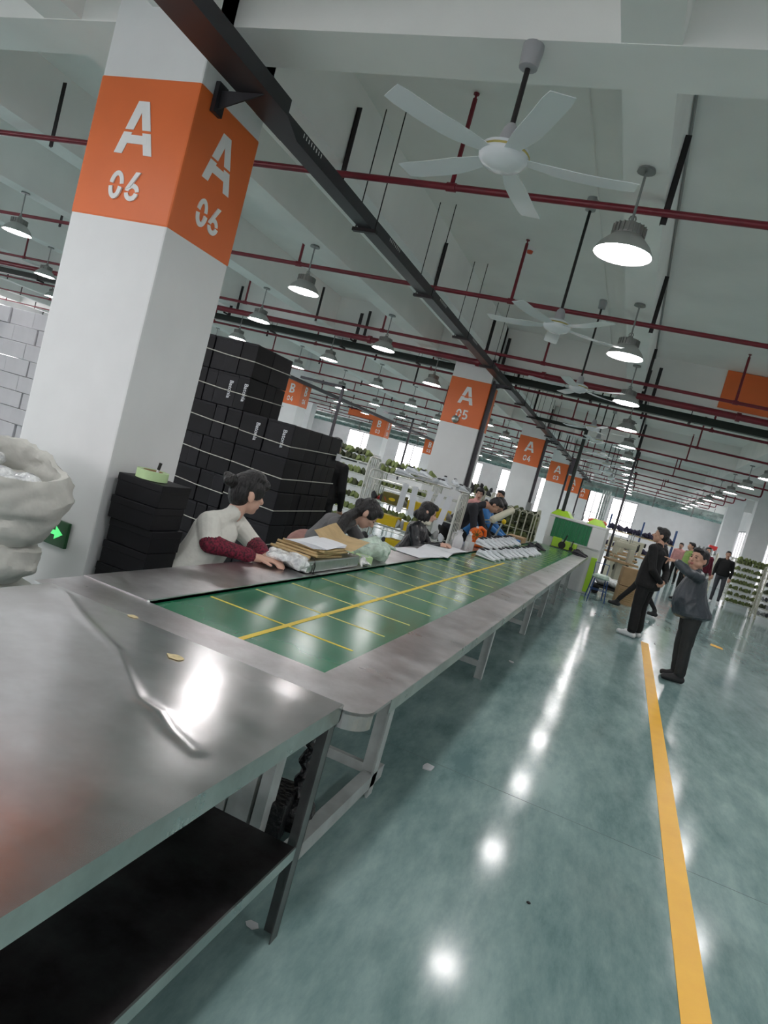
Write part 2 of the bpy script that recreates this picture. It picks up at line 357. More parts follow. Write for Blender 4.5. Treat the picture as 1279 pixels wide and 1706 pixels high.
def column(x0, x1, y, d, row, num, sides=True, conduit=False):
    r = thing('column', 'square white pillar painted %s %s on its orange band' % (row, num) if row else 'square white pillar without a painted band', None, (0, 0, 0)); r['kind'] = 'structure'
    part('shaft', MB().box(x0, x1, y, y+d, 0, ZS), 'column', r, bevel=.012)
    if row:
        e = .003; b = part('sign_band', MB().box(x0-e, x1+e, y-e, y+d+e, SZ0, SZ1), 'orange', r, bevel=.012)
        h = .29
        cx = (x0+x1)/2; fo = y-e-.001
        stencil(row, h, (cx, fo, SZ0+.36), (1, 0, 0), b); stencil(num, h*.55, (cx, fo, SZ0+.105), (1, 0, 0), b, 'digit')
        if sides:
            cy = y+d/2; fx = x1+e+.001
            stencil(row, h, (fx, cy, SZ0+.36), (0, 1, 0), b); stencil(num, h*.55, (fx, cy, SZ0+.105), (0, 1, 0), b, 'digit')
    if conduit:
        c = thing('cable_conduit', 'black cable conduit down the %s pillar of the A row' % {'05': 'second', '04': 'third', '03': 'fourth', '02': 'fifth', '01': 'farthest'}[num], 'conduit')
        part('pipe', MB().box(x1+.006, x1+.075, y+.05, y+.12, 1.55, 3.30), 'traydark', c)
        bx = part('switch_box', MB().box(x1+.006, x1+.13, y-.02, y+.16, 1.28, 1.55), 'greymetal', c, bevel=.01)
        part('pipe', MB().box(x1+.03, x1+.06, y+.06, y+.09, .9, 1.28), 'rackw', c)
for k, y in enumerate(COLY[1:]): column(-3.39, -2.70, y, .59, 'A', '0%d' % (6-k), True, k > 0)
for k, y in enumerate(COLY[3:]): column(-10.95, -10.3, y, .59, 'B', '0%d' % (4-k), True)
column(-10.95, -10.3, 11.1, .59, None, ''); column(-18.6, -17.9, 18.8, .59, None, ''); column(-18.6, -17.9, 26.6, .59, None, ''); column(-18.6, -17.9, 34.3, .59, None, '')
for y in (26.6, 34.3): column(3.82, 4.5, y, .59, None, '')

# exit sign on column A06
r = thing('exit_sign', 'small green glowing arrow exit sign on the near pillar', 'sign', (-2.93, 3.018, .73))
part('plate', MB().box(-.13, .075, -.02, 0, -.075, .075), 'signgreen', r, bevel=.004)
part('arrow', MB().prism([(-.065, -.013), (-.01, -.013), (-.01, -.038), (.045, 0), (-.01, .038), (-.01, .013), (-.065, .013)], .002, face_R((.0, -.021, 0), (1, 0, 0), (0, 0, 1))), 'glow', r)
part('door_symbol', MB().prism([(-.12, -.06), (-.085, -.06), (-.085, .06), (-.12, .06)], .002, face_R((.0, -.021, 0), (1, 0, 0), (0, 0, 1))), 'glow', r)

# ------------------------------------------------------------------ floor line
struct('floor_line', MB().box(.637, .748, -3, 11.05, .0, .003), 'flooryellow', 'long yellow line painted along the aisle floor')
struct('floor_line', MB().add([(1.85, 13.2, .003), (2.05, 13.1, .003), (2.08, 13.35, .003), (1.9, 13.5, .003)], [(0, 1, 2, 3)]), 'flooryellow', 'short worn yellow mark on the floor right of the men')

# ------------------------------------------------------------------ belt table
BY0, BY1, ZT = 2.30, 14.85, .80
for y_ in (3.85, 11.4, 19.0): struct('floor_joint', MB().box(XL, XR, y_, y_+.003, .0, .0008), 'joint', 'fine saw-cut joint line across the floor')
r = thing('conveyor_table', 'long stainless conveyor table with a green belt running to the far end', 'conveyor table', (0, 0, 0))
R_ = r
# right plates, in separate sheets
ys = [2.31, 4.62, 6.95, 9.3, 11.6, 13.3, 14.95]
for a, b in zip(ys[:-1], ys[1:]):
    part('top_plate', MB().box(-.875, -.60, a+.003, b-.003, ZT-.012, ZT), 'steel', r)
    part('edge_plate', MB().box(-.604, -.598, a+.003, b-.003, ZT-.055, ZT-.001), 'steel_edge', r)
ys = [2.31, 5.2, 8.1, 11.0, 14.0]
for a, b in zip(ys[:-1], ys[1:]):
    part('side_plate', MB().box(-2.06, -1.70, a+.003, b-.003, ZT-.012, ZT+.004), 'steel', r)
    part('edge_plate', MB().box(-2.066, -2.06, a, b, ZT-.055, ZT), 'steel_edge', r)
mb = MB()   # rounded end cap
cr = .09; poly = [(-2.06, 2.05), (-.60-cr, 2.05)]+[(-.60-cr+cr*math.sin(t), 2.05+cr-cr*math.cos(t)) for t in [PI/2*i/8 for i in range(1, 9)]]+[(-.60, 2.31), (-2.06, 2.31)]
mb.prism(poly, .012, Matrix.Translation((0, 0, ZT-.011))); part('end_plate', mb, 'steel', r)
mb = MB(); pp = poly[1:-2]
for (a, b), (c, d) in zip(pp[:-1], pp[1:]): mb.add([(a, b, ZT-.062), (c, d, ZT-.062), (c, d, ZT-.001), (a, b, ZT-.001)], [(0, 1, 2, 3)])
part('corner_band', mb, 'steel', r, smooth=True)
part('belt', MB().box(-1.70, -.875, BY0, BY1, ZT-.03, ZT-.008), 'belt', r)
part('centre_line', MB().box(-1.275, -1.25, BY0+.0, 8.35, ZT-.008, ZT-.0065), 'yellow', r)
y = 2.305; k = 0
while y < 14.7:
    x1 = -.93 if k else -1.2
    part('belt_line', MB().box(-1.675, x1, y, y+.016, ZT-.0079, ZT-.0068), 'yellow' if k < 2 else 'paleyellow', r); y += .405; k += 1
part('end_roller', MB().cyl((-1.69, 14.9, ZT-.05), (-.88, 14.9, ZT-.05), .04), 'soleblack', r, smooth=True)
part('inner_rail', MB().box(-1.712, -1.70, 2.31, 14.85, ZT-.04, ZT+.008), 'steel_edge', r)
# frame legs
def belt_leg(y):
    l = part('leg', MB().box(-.87, -.81, y, y+.04, 0, ZT-.055).box(-.81, -.80, y-.02, y+.05, 0, ZT-.055), 'frame', r)
    return l
for y in (3.15, 5.87, 8.5, 10.2, 12.0, 14.2):
    belt_leg(y); part('crossbar', MB().box(-1.9, -.87, y+.005, y+.035, .10, .15), 'frame', r)
    part('leg', MB().box(-1.98, -1.92, y, y+.04, 0, ZT-.055), 'frame', r)
part('underframe', MB().box(-.86, -.82, 2.2, 14.9, ZT-.11, ZT-.056).box(-1.98, -1.94, 2.2, 13.7, ZT-.11, ZT-.056), 'frame', r)
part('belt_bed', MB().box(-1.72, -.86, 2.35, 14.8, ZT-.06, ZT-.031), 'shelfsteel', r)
part('lower_rail', MB().box(-.86, -.80, 2.25, 3.3, .05, .12), 'frame', r)
part('post', MB().box(-1.12, -1.02, 2.30, 2.36, .04, ZT-.1).box(-1.0, -.955, 2.29, 2.37, .04, ZT-.1).box(-1.16, -1.13, 2.29, 2.37, .04, ZT-.1), 'frame', r)
part('drive_chain', MB().tube([(-.93+.012*math.sin(i*1.9), 2.52+.01*math.cos(i*2.3), .10+i*.028) for i in range(22)], .022, 6), 'grease', r)
part('gearbox', MB().cbox((-1.0, 2.45, .14), (.16, .22, .18), .2).ell((-.92, 2.55, .12), (.07, .1, .08)), 'grease', r, bevel=.01)

# near table
r = thing('steel_work_table', 'broad stainless work table with a lower shelf, nearest the viewer', 'table', (0, 0, 0))
tx0, tx1, ty0, ty1, tz = -1.97, -.68, -1.1, 2.045, .82
mb = MB(); n1, n2 = 130, 260
RIDGE = [(-1.98, 2.10), (-1.90, 2.03), (-1.62, 1.87), (-1.36, 1.74), (-1.22, 1.63), (-1.08, 1.52), (-.99, 1.50), (-.90, 1.44), (-.80, 1.40)]
def ridge_d(x, y):
    m = 9
    for (a, b), (c, d) in zip(RIDGE[:-1], RIDGE[1:]):
        vx, vy = c-a, d-b; t = max(0, min(1, ((x-a)*vx+(y-b)*vy)/(vx*vx+vy*vy))); m = min(m, math.hypot(x-a-t*vx, y-b-t*vy))
    return m
for j in range(n2+1):
    for i in range(n1+1):
        x = tx0+(tx1-tx0)*i/n1; y = ty0+(ty1-ty0)*(1-(1-j/n2)**1.5); e = min(1, min(x-tx0, tx1-x, (y-ty0), (ty1-y))/.12)
        z = tz+e*(.0022*math.sin(3.1*x+1.0)*math.cos(2.3*y)+.0012*math.sin(6*y+4*x))
        if y > 1.1: q = ridge_d(x, y)/.020; z += .0030*min(1, e*3)*math.exp(-q*q)
        mb.v.append((x, y, z))
for j in range(n2):
    for i in range(n1): a = j*(n1+1)+i; mb.f.append((a, a+1, a+n1+2, a+n1+1)); mb.mi.append(0)
mb.box(tx0+.002, tx1-.002, ty0, ty1-.002, tz-.03, tz-.006)
part('table_top', mb, 'steel2', r, smooth=True)
part('apron', MB().box(tx1-.004, tx1, ty0, ty1, tz-.062, tz), 'steel_edge', r)
part('apron', MB().box(tx0, tx0+.004, ty0, ty1, tz-.062, tz), 'steel_edge', r)
part('apron', MB().box(tx0, tx1, ty1-.004, ty1, tz-.062, tz-.0005), 'steel_edge', r)
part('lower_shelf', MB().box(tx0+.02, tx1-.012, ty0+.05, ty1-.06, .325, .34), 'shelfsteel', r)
part('shelf_edge', MB().box(tx1-.012, tx1-.006, ty0+.05, ty1-.06, .30, .342), 'steel_edge', r)
for (x, sx) in ((tx1-.006, -1), (tx0+.006, 1)):
    for (y, sy) in ((ty1-.012, -1), (ty0+.012, 1)):
        m_ = MB(); a, b = sorted((x, x+sx*.05)); c, d = sorted((y, y+sy*.004)); m_.box(a, b, c, d, 0, tz-.062)
        a, b = sorted((x, x+sx*.004)); c, d = sorted((y, y+sy*.05)); m_.box(a, b, c, d, 0, tz-.062); part('leg', m_, 'legdark', r)
part('stiffener', MB().box(tx0+.1, tx1-.1, 1.2, 1.24, tz-.06, tz-.031), 'legdark', r)

# dried glue marks on the table
def blob(name, label, cx, cy, z, rx, ry, m, seed, n=14, h=.0015):
    g = random.Random(seed); poly = []
    for i in range(n): t = 2*PI*i/n; q = .75+.35*g.random(); poly.append((cx+rx*q*math.cos(t), cy+ry*q*math.sin(t)))
    o = part(name, MB().prism(poly, h, Matrix.Translation((0, 0, z))), m); return tag(o, label, 'mark' if 'glue' in name else 'scrap')
blob('glue_spot', 'pale dried glue spot on the near steel table', -1.22, 1.86, tz+.002, .035, .022, 'dirt', 3)
blob('glue_spot', 'small ring of dried glue where the near table meets the belt table', -1.56, 2.045, tz+.001, .022, .014, 'dirt', 5)
blob('paper_scrap', 'white scrap on the floor below the near table shelf', -.78, 2.02, .001, .028, .022, 'scrap', 6, 6)
blob('plastic_scrap', 'torn clear scrap on the dark floor beside the table legs', -.66, 3.75, .001, .035, .05, 'scrap', 8, 9, .006)
blob('paper_scrap', 'small white scrap on the floor beside the second table leg', -.70, 6.9, .001, .03, .04, 'scrap', 9, 7, .004)
for i, (x, y) in enumerate(((.18, 2.25), (-.12, 1.92), (.05, 2.9))): blob('dirt_crumb', ('tiny dark crumb on the floor, %s of three left of the yellow line' % ORD[i]), x, y, .0, .008, .008, 'litter', 20+i, 6, .006)

# ------------------------------------------------------------------ pipes, trays, lamps, fans
PZ = 3.60
def sprinkler_row(y, k, x1=3.4, x0=-23.5):
    r = thing('sprinkler_pipe', '%s dark red sprinkler pipe from the viewer, hung across the hall' % ORD[k], 'pipe', (0, y, PZ))
    part('pipe', MB().cyl((x0, 0, 0), (x1, 0, 0), .024, n=10), 'red', r, smooth=True)
    x = .83; cp = MB(); n = 0
    while x > x0:
        if x < x1-.1:
            part('riser', MB().cyl((x, 0, 0), (x, 0, ZS-PZ-.05), .017, n=8).cyl((x, 0, ZS-PZ-.06), (x, 0, ZS-PZ-.015), .009, n=6).cyl((x, 0, ZS-PZ-.02), (x, 0, ZS-PZ-.012), .022, n=8), 'red', r)
            part('coupling', MB().cyl((x-.035, 0, 0), (x+.035, 0, 0), .031, n=10), 'red', r)
        h = {0: -.335, 1: -2.675}.get(n, x-1.22)
        part('hanger', MB().box(h-.02, h+.02, .024, .032, -.06, (ZS-PZ-.16) if n % 2 else ZS-PZ-.16).box(h-.02, h-.015, .024, .05, -.06, ZS-PZ-.16), 'hang', r)
        x -= 2.62; n += 1
    part('end_bend', MB().tube([(x1, 0, 0), (x1+.05, 0, .02), (x1+.06, 0, .08), (x1+.06, 0, .5)], .024, 8), 'red', r, smooth=True)
for k, y in enumerate([4.62, 7.19, 10.1, 12.9, 15.55, 18.4, 21.1, 23.9, 26.9, 29.8, 32.8, 35.7, 38.6]): sprinkler_row(y, k)
sprinkler_row(1.9, 13); sprinkler_row(-.9, 14)
r = thing('fire_main', 'thick dark red fire main pipe crossing just before pillar A 05', 'pipe', (0, 11.03, 3.585))
part('pipe', MB().cyl((XL+.2, 0, 0), (XR-.1, 0, 0), .05, n=14), 'red', r, smooth=True)
for x in (-9.2, -5.0, -3.0, -1.9, 1.0, 3.4):
    part('flange', MB().cyl((x-.03, 0, 0), (x+.03, 0, 0), .068, n=14), 'red', r)
for x in (-8.0, -5.3, -2.75, -.36, 2.2):
    part('hanger', MB().box(x-.03, x+.03, .06, .07, -.09, ZS-3.585-.25).box(x-.03, x-.02, -.09, .07, -.09, -.06).box(x+.12, x+.17, .06, .07, -.02, .5), 'hang', r)
# long charcoal tray
r = thing('cable_tray', 'charcoal steel cable tray running lengthwise beside the A pillars', 'cable tray', (0, 0, 3.34))
part('wide_cover', MB().box(-2.583, -2.365, -6.8, 3.36, 0, .09), 'traydark', r)
part('tray', MB().box(-2.583, -2.46, 3.36, 37.6, 0, .09), 'traydark', r)
part('joint_plate', MB().add([(-2.583, 3.36, -.002), (-2.365, 3.1, -.002), (-2.365, 3.36, -.002), (-2.46, 3.65, -.002), (-2.583, 3.65, -.002)], [(0, 1, 2, 3, 4)]), 'traydark', r)
for y in [3.1, 11.15, 18.85, 26.65, 34.35]: part('pillar_bracket', MB().box(-2.697, -2.67, y+.02, y+.10, -.13, .03).add([(-2.69, y+.05, -.003), (-2.40, y+.05, -.003), (-2.69, y+.05, -.11), (-2.69, y+.06, -.003), (-2.40, y+.06, -.003), (-2.69, y+.06, -.11)], [(0, 1, 2), (5, 4, 3), (0, 3, 4, 1), (1, 4, 5, 2), (2, 5, 3, 0)]), 'traydark', r)
y = 4.92; 
while y < 37:
    b = part('bracket', MB().box(-2.63, -2.42, y, y+.04, -.03, -.003), 'hang', r)
    part('rod', MB().cyl((-2.61, y+.02, 0), (-2.61, y+.02, ZS-3.34), .005, n=6), 'hang', b); part('rod', MB().cyl((-2.44, y+.02, 0), (-2.44, y+.02, ZS-3.34), .005, n=6), 'hang', b)
    y += 1.62
sl = MB(); y = 3.7
while y < 12:
    for q in range(8): sl.box(-2.4595, -2.4585, y+q*.035, y+q*.035+.008, .055, .08)
    y += 1.6
part('slot_row', sl, 'ceil', r)['kind'] = 'stuff'
# green-black cross trays
r = thing('cable_tray', 'green-black cable tray crossing the hall just behind pillar A 05', 'cable tray', (0, 12.05, 3.53))
part('tray', MB().box(-23, XR-.05, -.06, .06, 0, .12), 'traygreen', r)
for x in [3.6-1.6*i for i in range(15)]: b = part('bracket', MB().box(x, x+.04, -.1, .1, -.03, -.002), 'hang', r); part('rod', MB().cyl((x+.02, -.085, 0), (x+.02, -.085, ZS-3.53), .004, n=5).cyl((x+.02, .085, 0), (x+.02, .085, ZS-3.53), .004, n=5), 'hang', b)
r = thing('cable_drop', 'dark cable duct turning down to the green machine from the long tray', 'conduit', (0, 14.9, 3.33))
part('duct', MB().box(-2.55, -1.33, -.03, .03, 0, .07).box(-1.40, -1.33, -.03, .03, -1.75, .0), 'traygreen', r)
part('junction_box', MB().box(-1.47, -1.40, -.08, .06, -.95, -.62), 'traydark', r)
r = thing('cable_tray', 'grey cable tray slanting over the B pillars in the left distance', 'cable tray', (0, 0, 3.2))
part('tray', MB().box(-10.28, -10.15, 15, 42, 0, .1), 'traydark', r)
# lengthwise duct
r = thing('air_duct', 'fat galvanised air duct crossing the far end under the ceiling', 'duct', (0, 38.0, 3.24))
for i in range(13):
    x = 4.6-i*1.9; part('duct_section', MB().cyl((x-1.88, 0, 0), (x, 0, 0), .25, n=20), 'galv', r, smooth=True)
    part('joint_ring', MB().cyl((x-1.93, 0, 0), (x-1.85, 0, 0), .275, n=20), 'housing', r)
    part('rod', MB().cyl((x-.9, 0, .2), (x-.9, 0, ZB-3.24), .01, n=5), 'hang', r)
# lamps
def make_lamp(drop, label):
    r = thing('high_bay_lamp', label, 'lamp', (0, 0, 0), 0)
    part('lens', MB().lathe([(0, .0), (.10, .004), (.168, .018)], 24), 'lens', r, smooth=True)
    part('reflector', MB().lathe([(.172, 0), (.178, .004), (.150, .05), (.105, .095), (.088, .11), (.08, .108), (.098, .09), (.14, .05), (.165, .012)], 24, cap=False), 'reflector', r, smooth=True)
    mb = MB().lathe([(.088, .105), (.09, .12), (.086, .17), (.06, .178), (.03, .185), (.02, .2)], 20)
    for i in range(20):
        t = 2*PI*i/20; mb.cbox((.09*math.cos(t), .09*math.sin(t), .14), (.02, .006, .055), t)
    hs_ = part('housing', mb, 'housing', r)
    part('hook', MB().tube([(.0+.02*math.cos(a), 0, .215+.02*math.sin(a)) for a in [2*PI*i/8 for i in range(8)]], .005, 5, True), 'housing', hs_)
    part('stem', MB().cyl((0, 0, .2), (0, 0, drop-.015), .008, n=8), 'greymetal', r)
    part('canopy', MB().lathe([(.055, drop-.02), (.05, drop-.002), (0, drop)], 14), 'greymetal', r)
    return r
LZ = 3.17
protoL = {}
def lamp(x, y, label, grp, slab=False):
    z = LZ; drop = (ZS if slab else ZB+.004)-z
    if slab not in protoL:
        protoL[slab] = make_lamp(drop, label); o = protoL[slab]
    else: o = dup(protoL[slab])
    o.location = (x, y, z); o['label'] = label; o['group'] = grp; return o
rows = [(-.48, 4.25, 15, 'the row above the aisle side of the belt', False), (2.13, 4.2, 15, 'the row above the right of the aisle', False), (-3.95, 4.1, 14, 'the row just left of the A pillars', False),
        (-6.0, 6.5, 13, 'the second row left of the A pillars', False), (-8.05, 6.45, 13, 'the third row left of the A pillars', False), (-10.55, 4.0, 13, 'the row over the B pillars', False),
        (-13.1, 6.5, 7, 'the row beyond the B pillars', False)]
for (x, y0, n, nm, sl_) in rows:
    for i in range(n):
        y = y0+2.58*i if x != -13.1 else y0+5.2*i
        if any(abs(y-(c+.3)) < .35 for c in COLY) and x == -10.55: y += .6
        if abs(y-38) < .45: y += .8
        lamp(x, y, 'round high-bay lamp, %s along %s' % (ORD[i], nm), 'high-bay lamps hung from the ceiling')
for (x, y) in ((-.48, 1.67), (-.48, -.9), (-.48, -3.5), (2.13, 1.6), (2.13, -1.0), (2.13, -3.6), (-3.95, 1.5), (-3.95, -1.1), (-6.0, 3.9), (-6, 1.3), (-8.05, 3.9), (-6, -1.3)):  # lamp rows continued out of view, added to light the foreground
    lamp(x, y, 'round high-bay lamp overhead outside the picture', 'high-bay lamps out of view')
lampx = None
# fans
def make_fan(drop, label, a0, seed):
    r = thing('ceiling_fan', label, 'fan', (0, 0, 0))
    part('canopy', MB().lathe([(.03, drop-.11), (.045, drop-.105), (.052, drop-.02), (.05, drop-.0)], 16), 'fangrey', r, smooth=True)
    part('rod', MB().cyl((0, 0, .12), (0, 0, drop-.1), .013, n=10), 'hang', r, smooth=True)
    part('motor_cup', MB().lathe([(.045, .06), (.045, .10), (.035, .14), (.02, .16)], 16), 'fangrey', r, smooth=True)
    part('motor', MB().lathe([(.0, -.055), (.05, -.052), (.06, -.045), (.095, -.035), (.118, -.01), (.122, .018), (.115, .04), (.07, .06), (.03, .065)], 28), 'fanwhite', r, smooth=True)
    part('trim_ring', MB().lathe([(.121, .012), (.125, .018), (.121, .024)], 28, cap=False), 'gold', r)
    for i in range(5):
        a = a0+i*2*PI/5; R = Matrix.Rotation(a, 4, 'Z') @ Matrix.Rotation(.16, 4, 'X') ; mb = MB(); n = 10; prev = None
        for j in range(n+1):
            t = j/n; x = .10+t*.54; w = .035+.028*min(1, t*3) if t < .95 else .055
            z = .0-.012*math.sin(t*PI)
            for (yy, zz) in ((-w, z+.006), (-w, z+.003), (w, z-.003), (w, z)): mb.v.append(tuple(R @ Vector((x, yy, zz))))
        for j in range(n):
            o = j*4
            for a_, b_ in ((0, 1), (1, 2), (2, 3), (3, 0)): mb.f.append((o+a_, o+b_, o+4+b_, o+4+a_)); mb.mi.append(0)
        mb.f += [(0, 3, 2, 1), (n*4, n*4+1, n*4+2, n*4+3)]; mb.mi += [0, 0]
        part('blade', mb, 'fanwhite', r, smooth=True)
    return r
f1 = make_fan(ZB-3.15, 'white five-blade ceiling fan nearest the viewer, hung from the cross beam', math.radians(14), 0); f1.location = (-1.02, 3.15+.04, 3.15)
f2 = make_fan(ZS-3.14, 'white ceiling fan, second from the viewer', math.radians(30), 1); f2.location = (-1.05, 6.06, 3.14)
for i in range(8):
    y = 8.87+2.78*i
    if any(c-.1 < y < c+.7 for c in COLY): y += .9
    c = dup(f2); c.location = (-1.06, y, 3.14); c.rotation_euler.z = [.25, .8, .1, .5, .9, .3, .6, .2][i]; c['label'] = 'white ceiling fan, %s from the viewer' % ORD[i+2]; c['group'] = 'ceiling fans along the aisle'
for o_ in (f1, f2): o_['group'] = 'ceiling fans along the aisle'
# smoke detectors
for i, (x, y, nm) in enumerate(((-1.80, 7.45, 'above the belt near the second fan'), (-4.45, 7.45, 'left of the A pillars'))):
    r = thing('smoke_detector', 'small white and red smoke detector on the ceiling %s' % nm, 'detector', (x, y, ZS-.001))
    part('base', MB().lathe([(.05, -.03), (.06, 0)], 16), 'wall', r); part('sensor', MB().lathe([(.0, -.06), (.03, -.055), (.035, -.03)], 14), 'orangedot', r)
# orange panel on the beam
r = thing('zone_sign', 'large orange board on the cross beam at the right edge', 'sign', (0, 11.2, 0))
part('board', MB().box(.70, 3.2, 0, .028, 3.70, ZS-.005), 'orange', r, bevel=.004)
struct('trim_1', MB().cyl((-1.0, 3.52, ZS-.012), (-1.05, 30, ZS-.012), .009, n=6), 'ceil', 'thin white conduit along the ceiling above the fans')
struct('trim_2', MB().cyl((-.345, 3.5, ZS-.03), (-.345, 30, ZS-.03), .012, n=6), 'greymetal', 'thin grey conduit along the aisle beam')
struct('trim_3', MB().cyl((-4.9, 3.52, ZS-.012), (-4.9, 30, ZS-.012), .012, n=6), 'greymetal', 'thin grey conduit along the ceiling left of the A pillars')
# ------------------------------------------------------------------ boxes
def box_thing(name, label, cat, loc, size, m, rz=0, group=None, lid=True, bev=.006):
    r = thing(name, label, cat, loc, rz, group); a, b, c = size
    if lid:
        part('body', MB().box(-a/2, a/2, -b/2, b/2, 0, c*.72), m, r, bevel=bev*.5)
        part('lid', MB().box(-a/2-.003, a/2+.003, -b/2-.003, b/2+.003, c*.66, c), m, r, bevel=bev)
    else: part('body', MB().box(-a/2, a/2, -b/2, b/2, 0, c), m, r, bevel=bev)
    return r
# small stack of black shoe boxes by the near pillar
for i in range(9):
    w = (i*37 % 7-3)*.003
    n = 8-i
    box_thing('shoe_box', 'flat black shoe box beside the near pillar, %s from the top' % ORD[n], 'box', (-2.50+w, 3.19+w, i*.13), (.30, .26, .128), 'black', .02*(i % 3-1), 'black shoe boxes stacked beside the near pillar')
r = thing('tape_roll', 'roll of pale green masking tape on the low black box stack', 'tape', (-2.50, 3.14, 1.171))
part('roll', MB().lathe([(.055, 0), (.088, 0), (.088, .05), (.055, .05), (.055, 0)], 32, cap=False), 'tape', r, smooth=True)
part('core', MB().lathe([(.053, .002), (.055, .002), (.055, .049), (.053, .049), (.053, .002)], 32, cap=False), 'brown', r, smooth=True)
r = thing('marker_pen', 'black marker pen standing inside the green tape roll', 'pen', (-2.49, 3.16, 1.171), 0)
part('barrel', MB().cyl((0, 0, 0), (.006, 0, .06), .008, n=10), 'white', r, smooth=True); part('cap', MB().cyl((.006, 0, .06), (.012, 0, .10), .009, n=10), 'litter', r, smooth=True)

def text_mesh(txt, size):
    c = bpy.data.curves.new('t', 'FONT'); c.body = txt; c.size = size; c.align_x = 'CENTER'; c.extrude = .0008; c.offset = size*.012
    o = bpy.data.objects.new('t', c); COL.objects.link(o); dg = bpy.context.evaluated_depsgraph_get()
    me = bpy.data.meshes.new_from_object(o.evaluated_get(dg)); bpy.data.objects.remove(o); bpy.data.curves.remove(c)
    me.materials.clear(); me.materials.append(K['paper']); return me
TXT = text_mesh("Batonia", .062)
def black_pack(x, y, z, w, d, h, label, group, txt=False, fold=True):
    r = thing('shoe_box', label, 'box', (x, y, z), 0, group)
    part('body', MB().box(0, w-.004, 0, d, 0, h-.006), 'black' if (int(x*50) % 2) else 'black2', r, bevel=.008)
    lid = part('lid_edge', MB().box(.004, w-.008, -.003, .03, h-.03, h-.004), 'black2', r, bevel=.003)
    if txt:
        o = ob('printed_name', TXT, r); o.matrix_basis = Matrix.Translation((w*.62, -.001, h*.52)) @ Matrix(((0, -1, 0, 0), (0, 0, -1, 0), (1, 0, 0, 0), (0, 0, 0, 1))).to_4x4() @ Matrix.Rotation(PI, 4, 'Z')
    return r
Yf = 6.0; GRP = {'tall': 'black boxes in the tall strapped stack', 'low': 'black boxes in the lower strapped stack'}
def stack(xr, rows, sides, key, where, texts, H=.345):
    for ri, (ws, sd) in enumerate(zip(rows, sides)):
        z = ri*H; x = xr-sum(ws)
        for i, w in enumerate(ws):
            black_pack(x, Yf+rnd.uniform(-.008, .008), z, w, .33, H, 'black box, front of the %s strapped stack, %s row up, %s from left' % (where, ORD[ri], ORD[i]), GRP[key], (ri, i) in texts); x += w
        y = Yf+.335
        for i, w in enumerate(sd):
            o = black_pack(xr-.30+rnd.uniform(-.008, .004), y, z, .30, w, H, 'black box, right side of the %s strapped stack, %s row up, %s back' % (where, ORD[ri], ORD[i]), GRP[key]); y += w
stack(-3.88, [[.13]*8, [.13]*8, [.36, .36, .18, .14], [.13]*6+[.26], [.34, .38, .14, .18], [.13]*5+[.26, .14], [.17]*5+[.19]],
      [[.4]]*2+[[.2, .2]]*2+[[.4], [.2, .2], [.4]], 'tall', 'tall', {(5, 5), (5, 6)})
stack(-3.25, [[.30, .32], [.26, .36], [.22, .40], [.24, .38], [.30, .32]],
      [[.17]*5, [.17]*5, [.17]*5, [.17]*5, [.30, .27, .28]], 'low', 'lower', {(4, 0), (4, 1)})
def strap(pts, label): tag(part('strap', MB().tube(pts, .0055, 5), 'strap', smooth=True), label, 'strap')
for i, z in enumerate((.52, .87, 1.22, 1.56, 1.90, 2.25)):
    strap([(-4.95, Yf-.012, z+.015), (-4.6, Yf-.014, z+.02), (-4.2, Yf-.016, z-.01), (-3.875, Yf-.014, z-.02), (-3.866, Yf+.3, z-.01), (-3.866, Yf+.73, z+.0)], 'white plastic strap round the tall black stack, %s from the floor' % ORD[i])
for i, z in enumerate((.52, .87, 1.2, 1.53)):
    strap([(-3.86, Yf-.012, z+.0), (-3.5, Yf-.014, z-.02), (-3.245, Yf-.014, z-.03), (-3.236, Yf+.3, z-.02), (-3.236, Yf+1.18, z)], 'white plastic strap round the lower black stack, %s from the floor' % ORD[i])
tag(part('price_tag', MB().box(-3.238, -3.228, Yf+1.08, Yf+1.2, 1.47, 1.55), 'paper'), 'small white ticket at the far edge of the lower black stack', 'ticket')
# white boxes far left
n = 0
for ri in range(11):
    for ci in range(4):
        z = ri*.205; x = -8.55+ci*.40+(.12 if ri % 2 else 0)
        box_thing('shoe_box', 'pale grey-white box, %s from the floor, %s column from the left' % (ORD[ri], ORD[ci]), 'box', (x, 6.7+rnd.uniform(-.02, .02), z), (.385, .34, .2), 'whitebox', rnd.uniform(-.01, .01), 'white boxes stacked left of the near pillar', False)

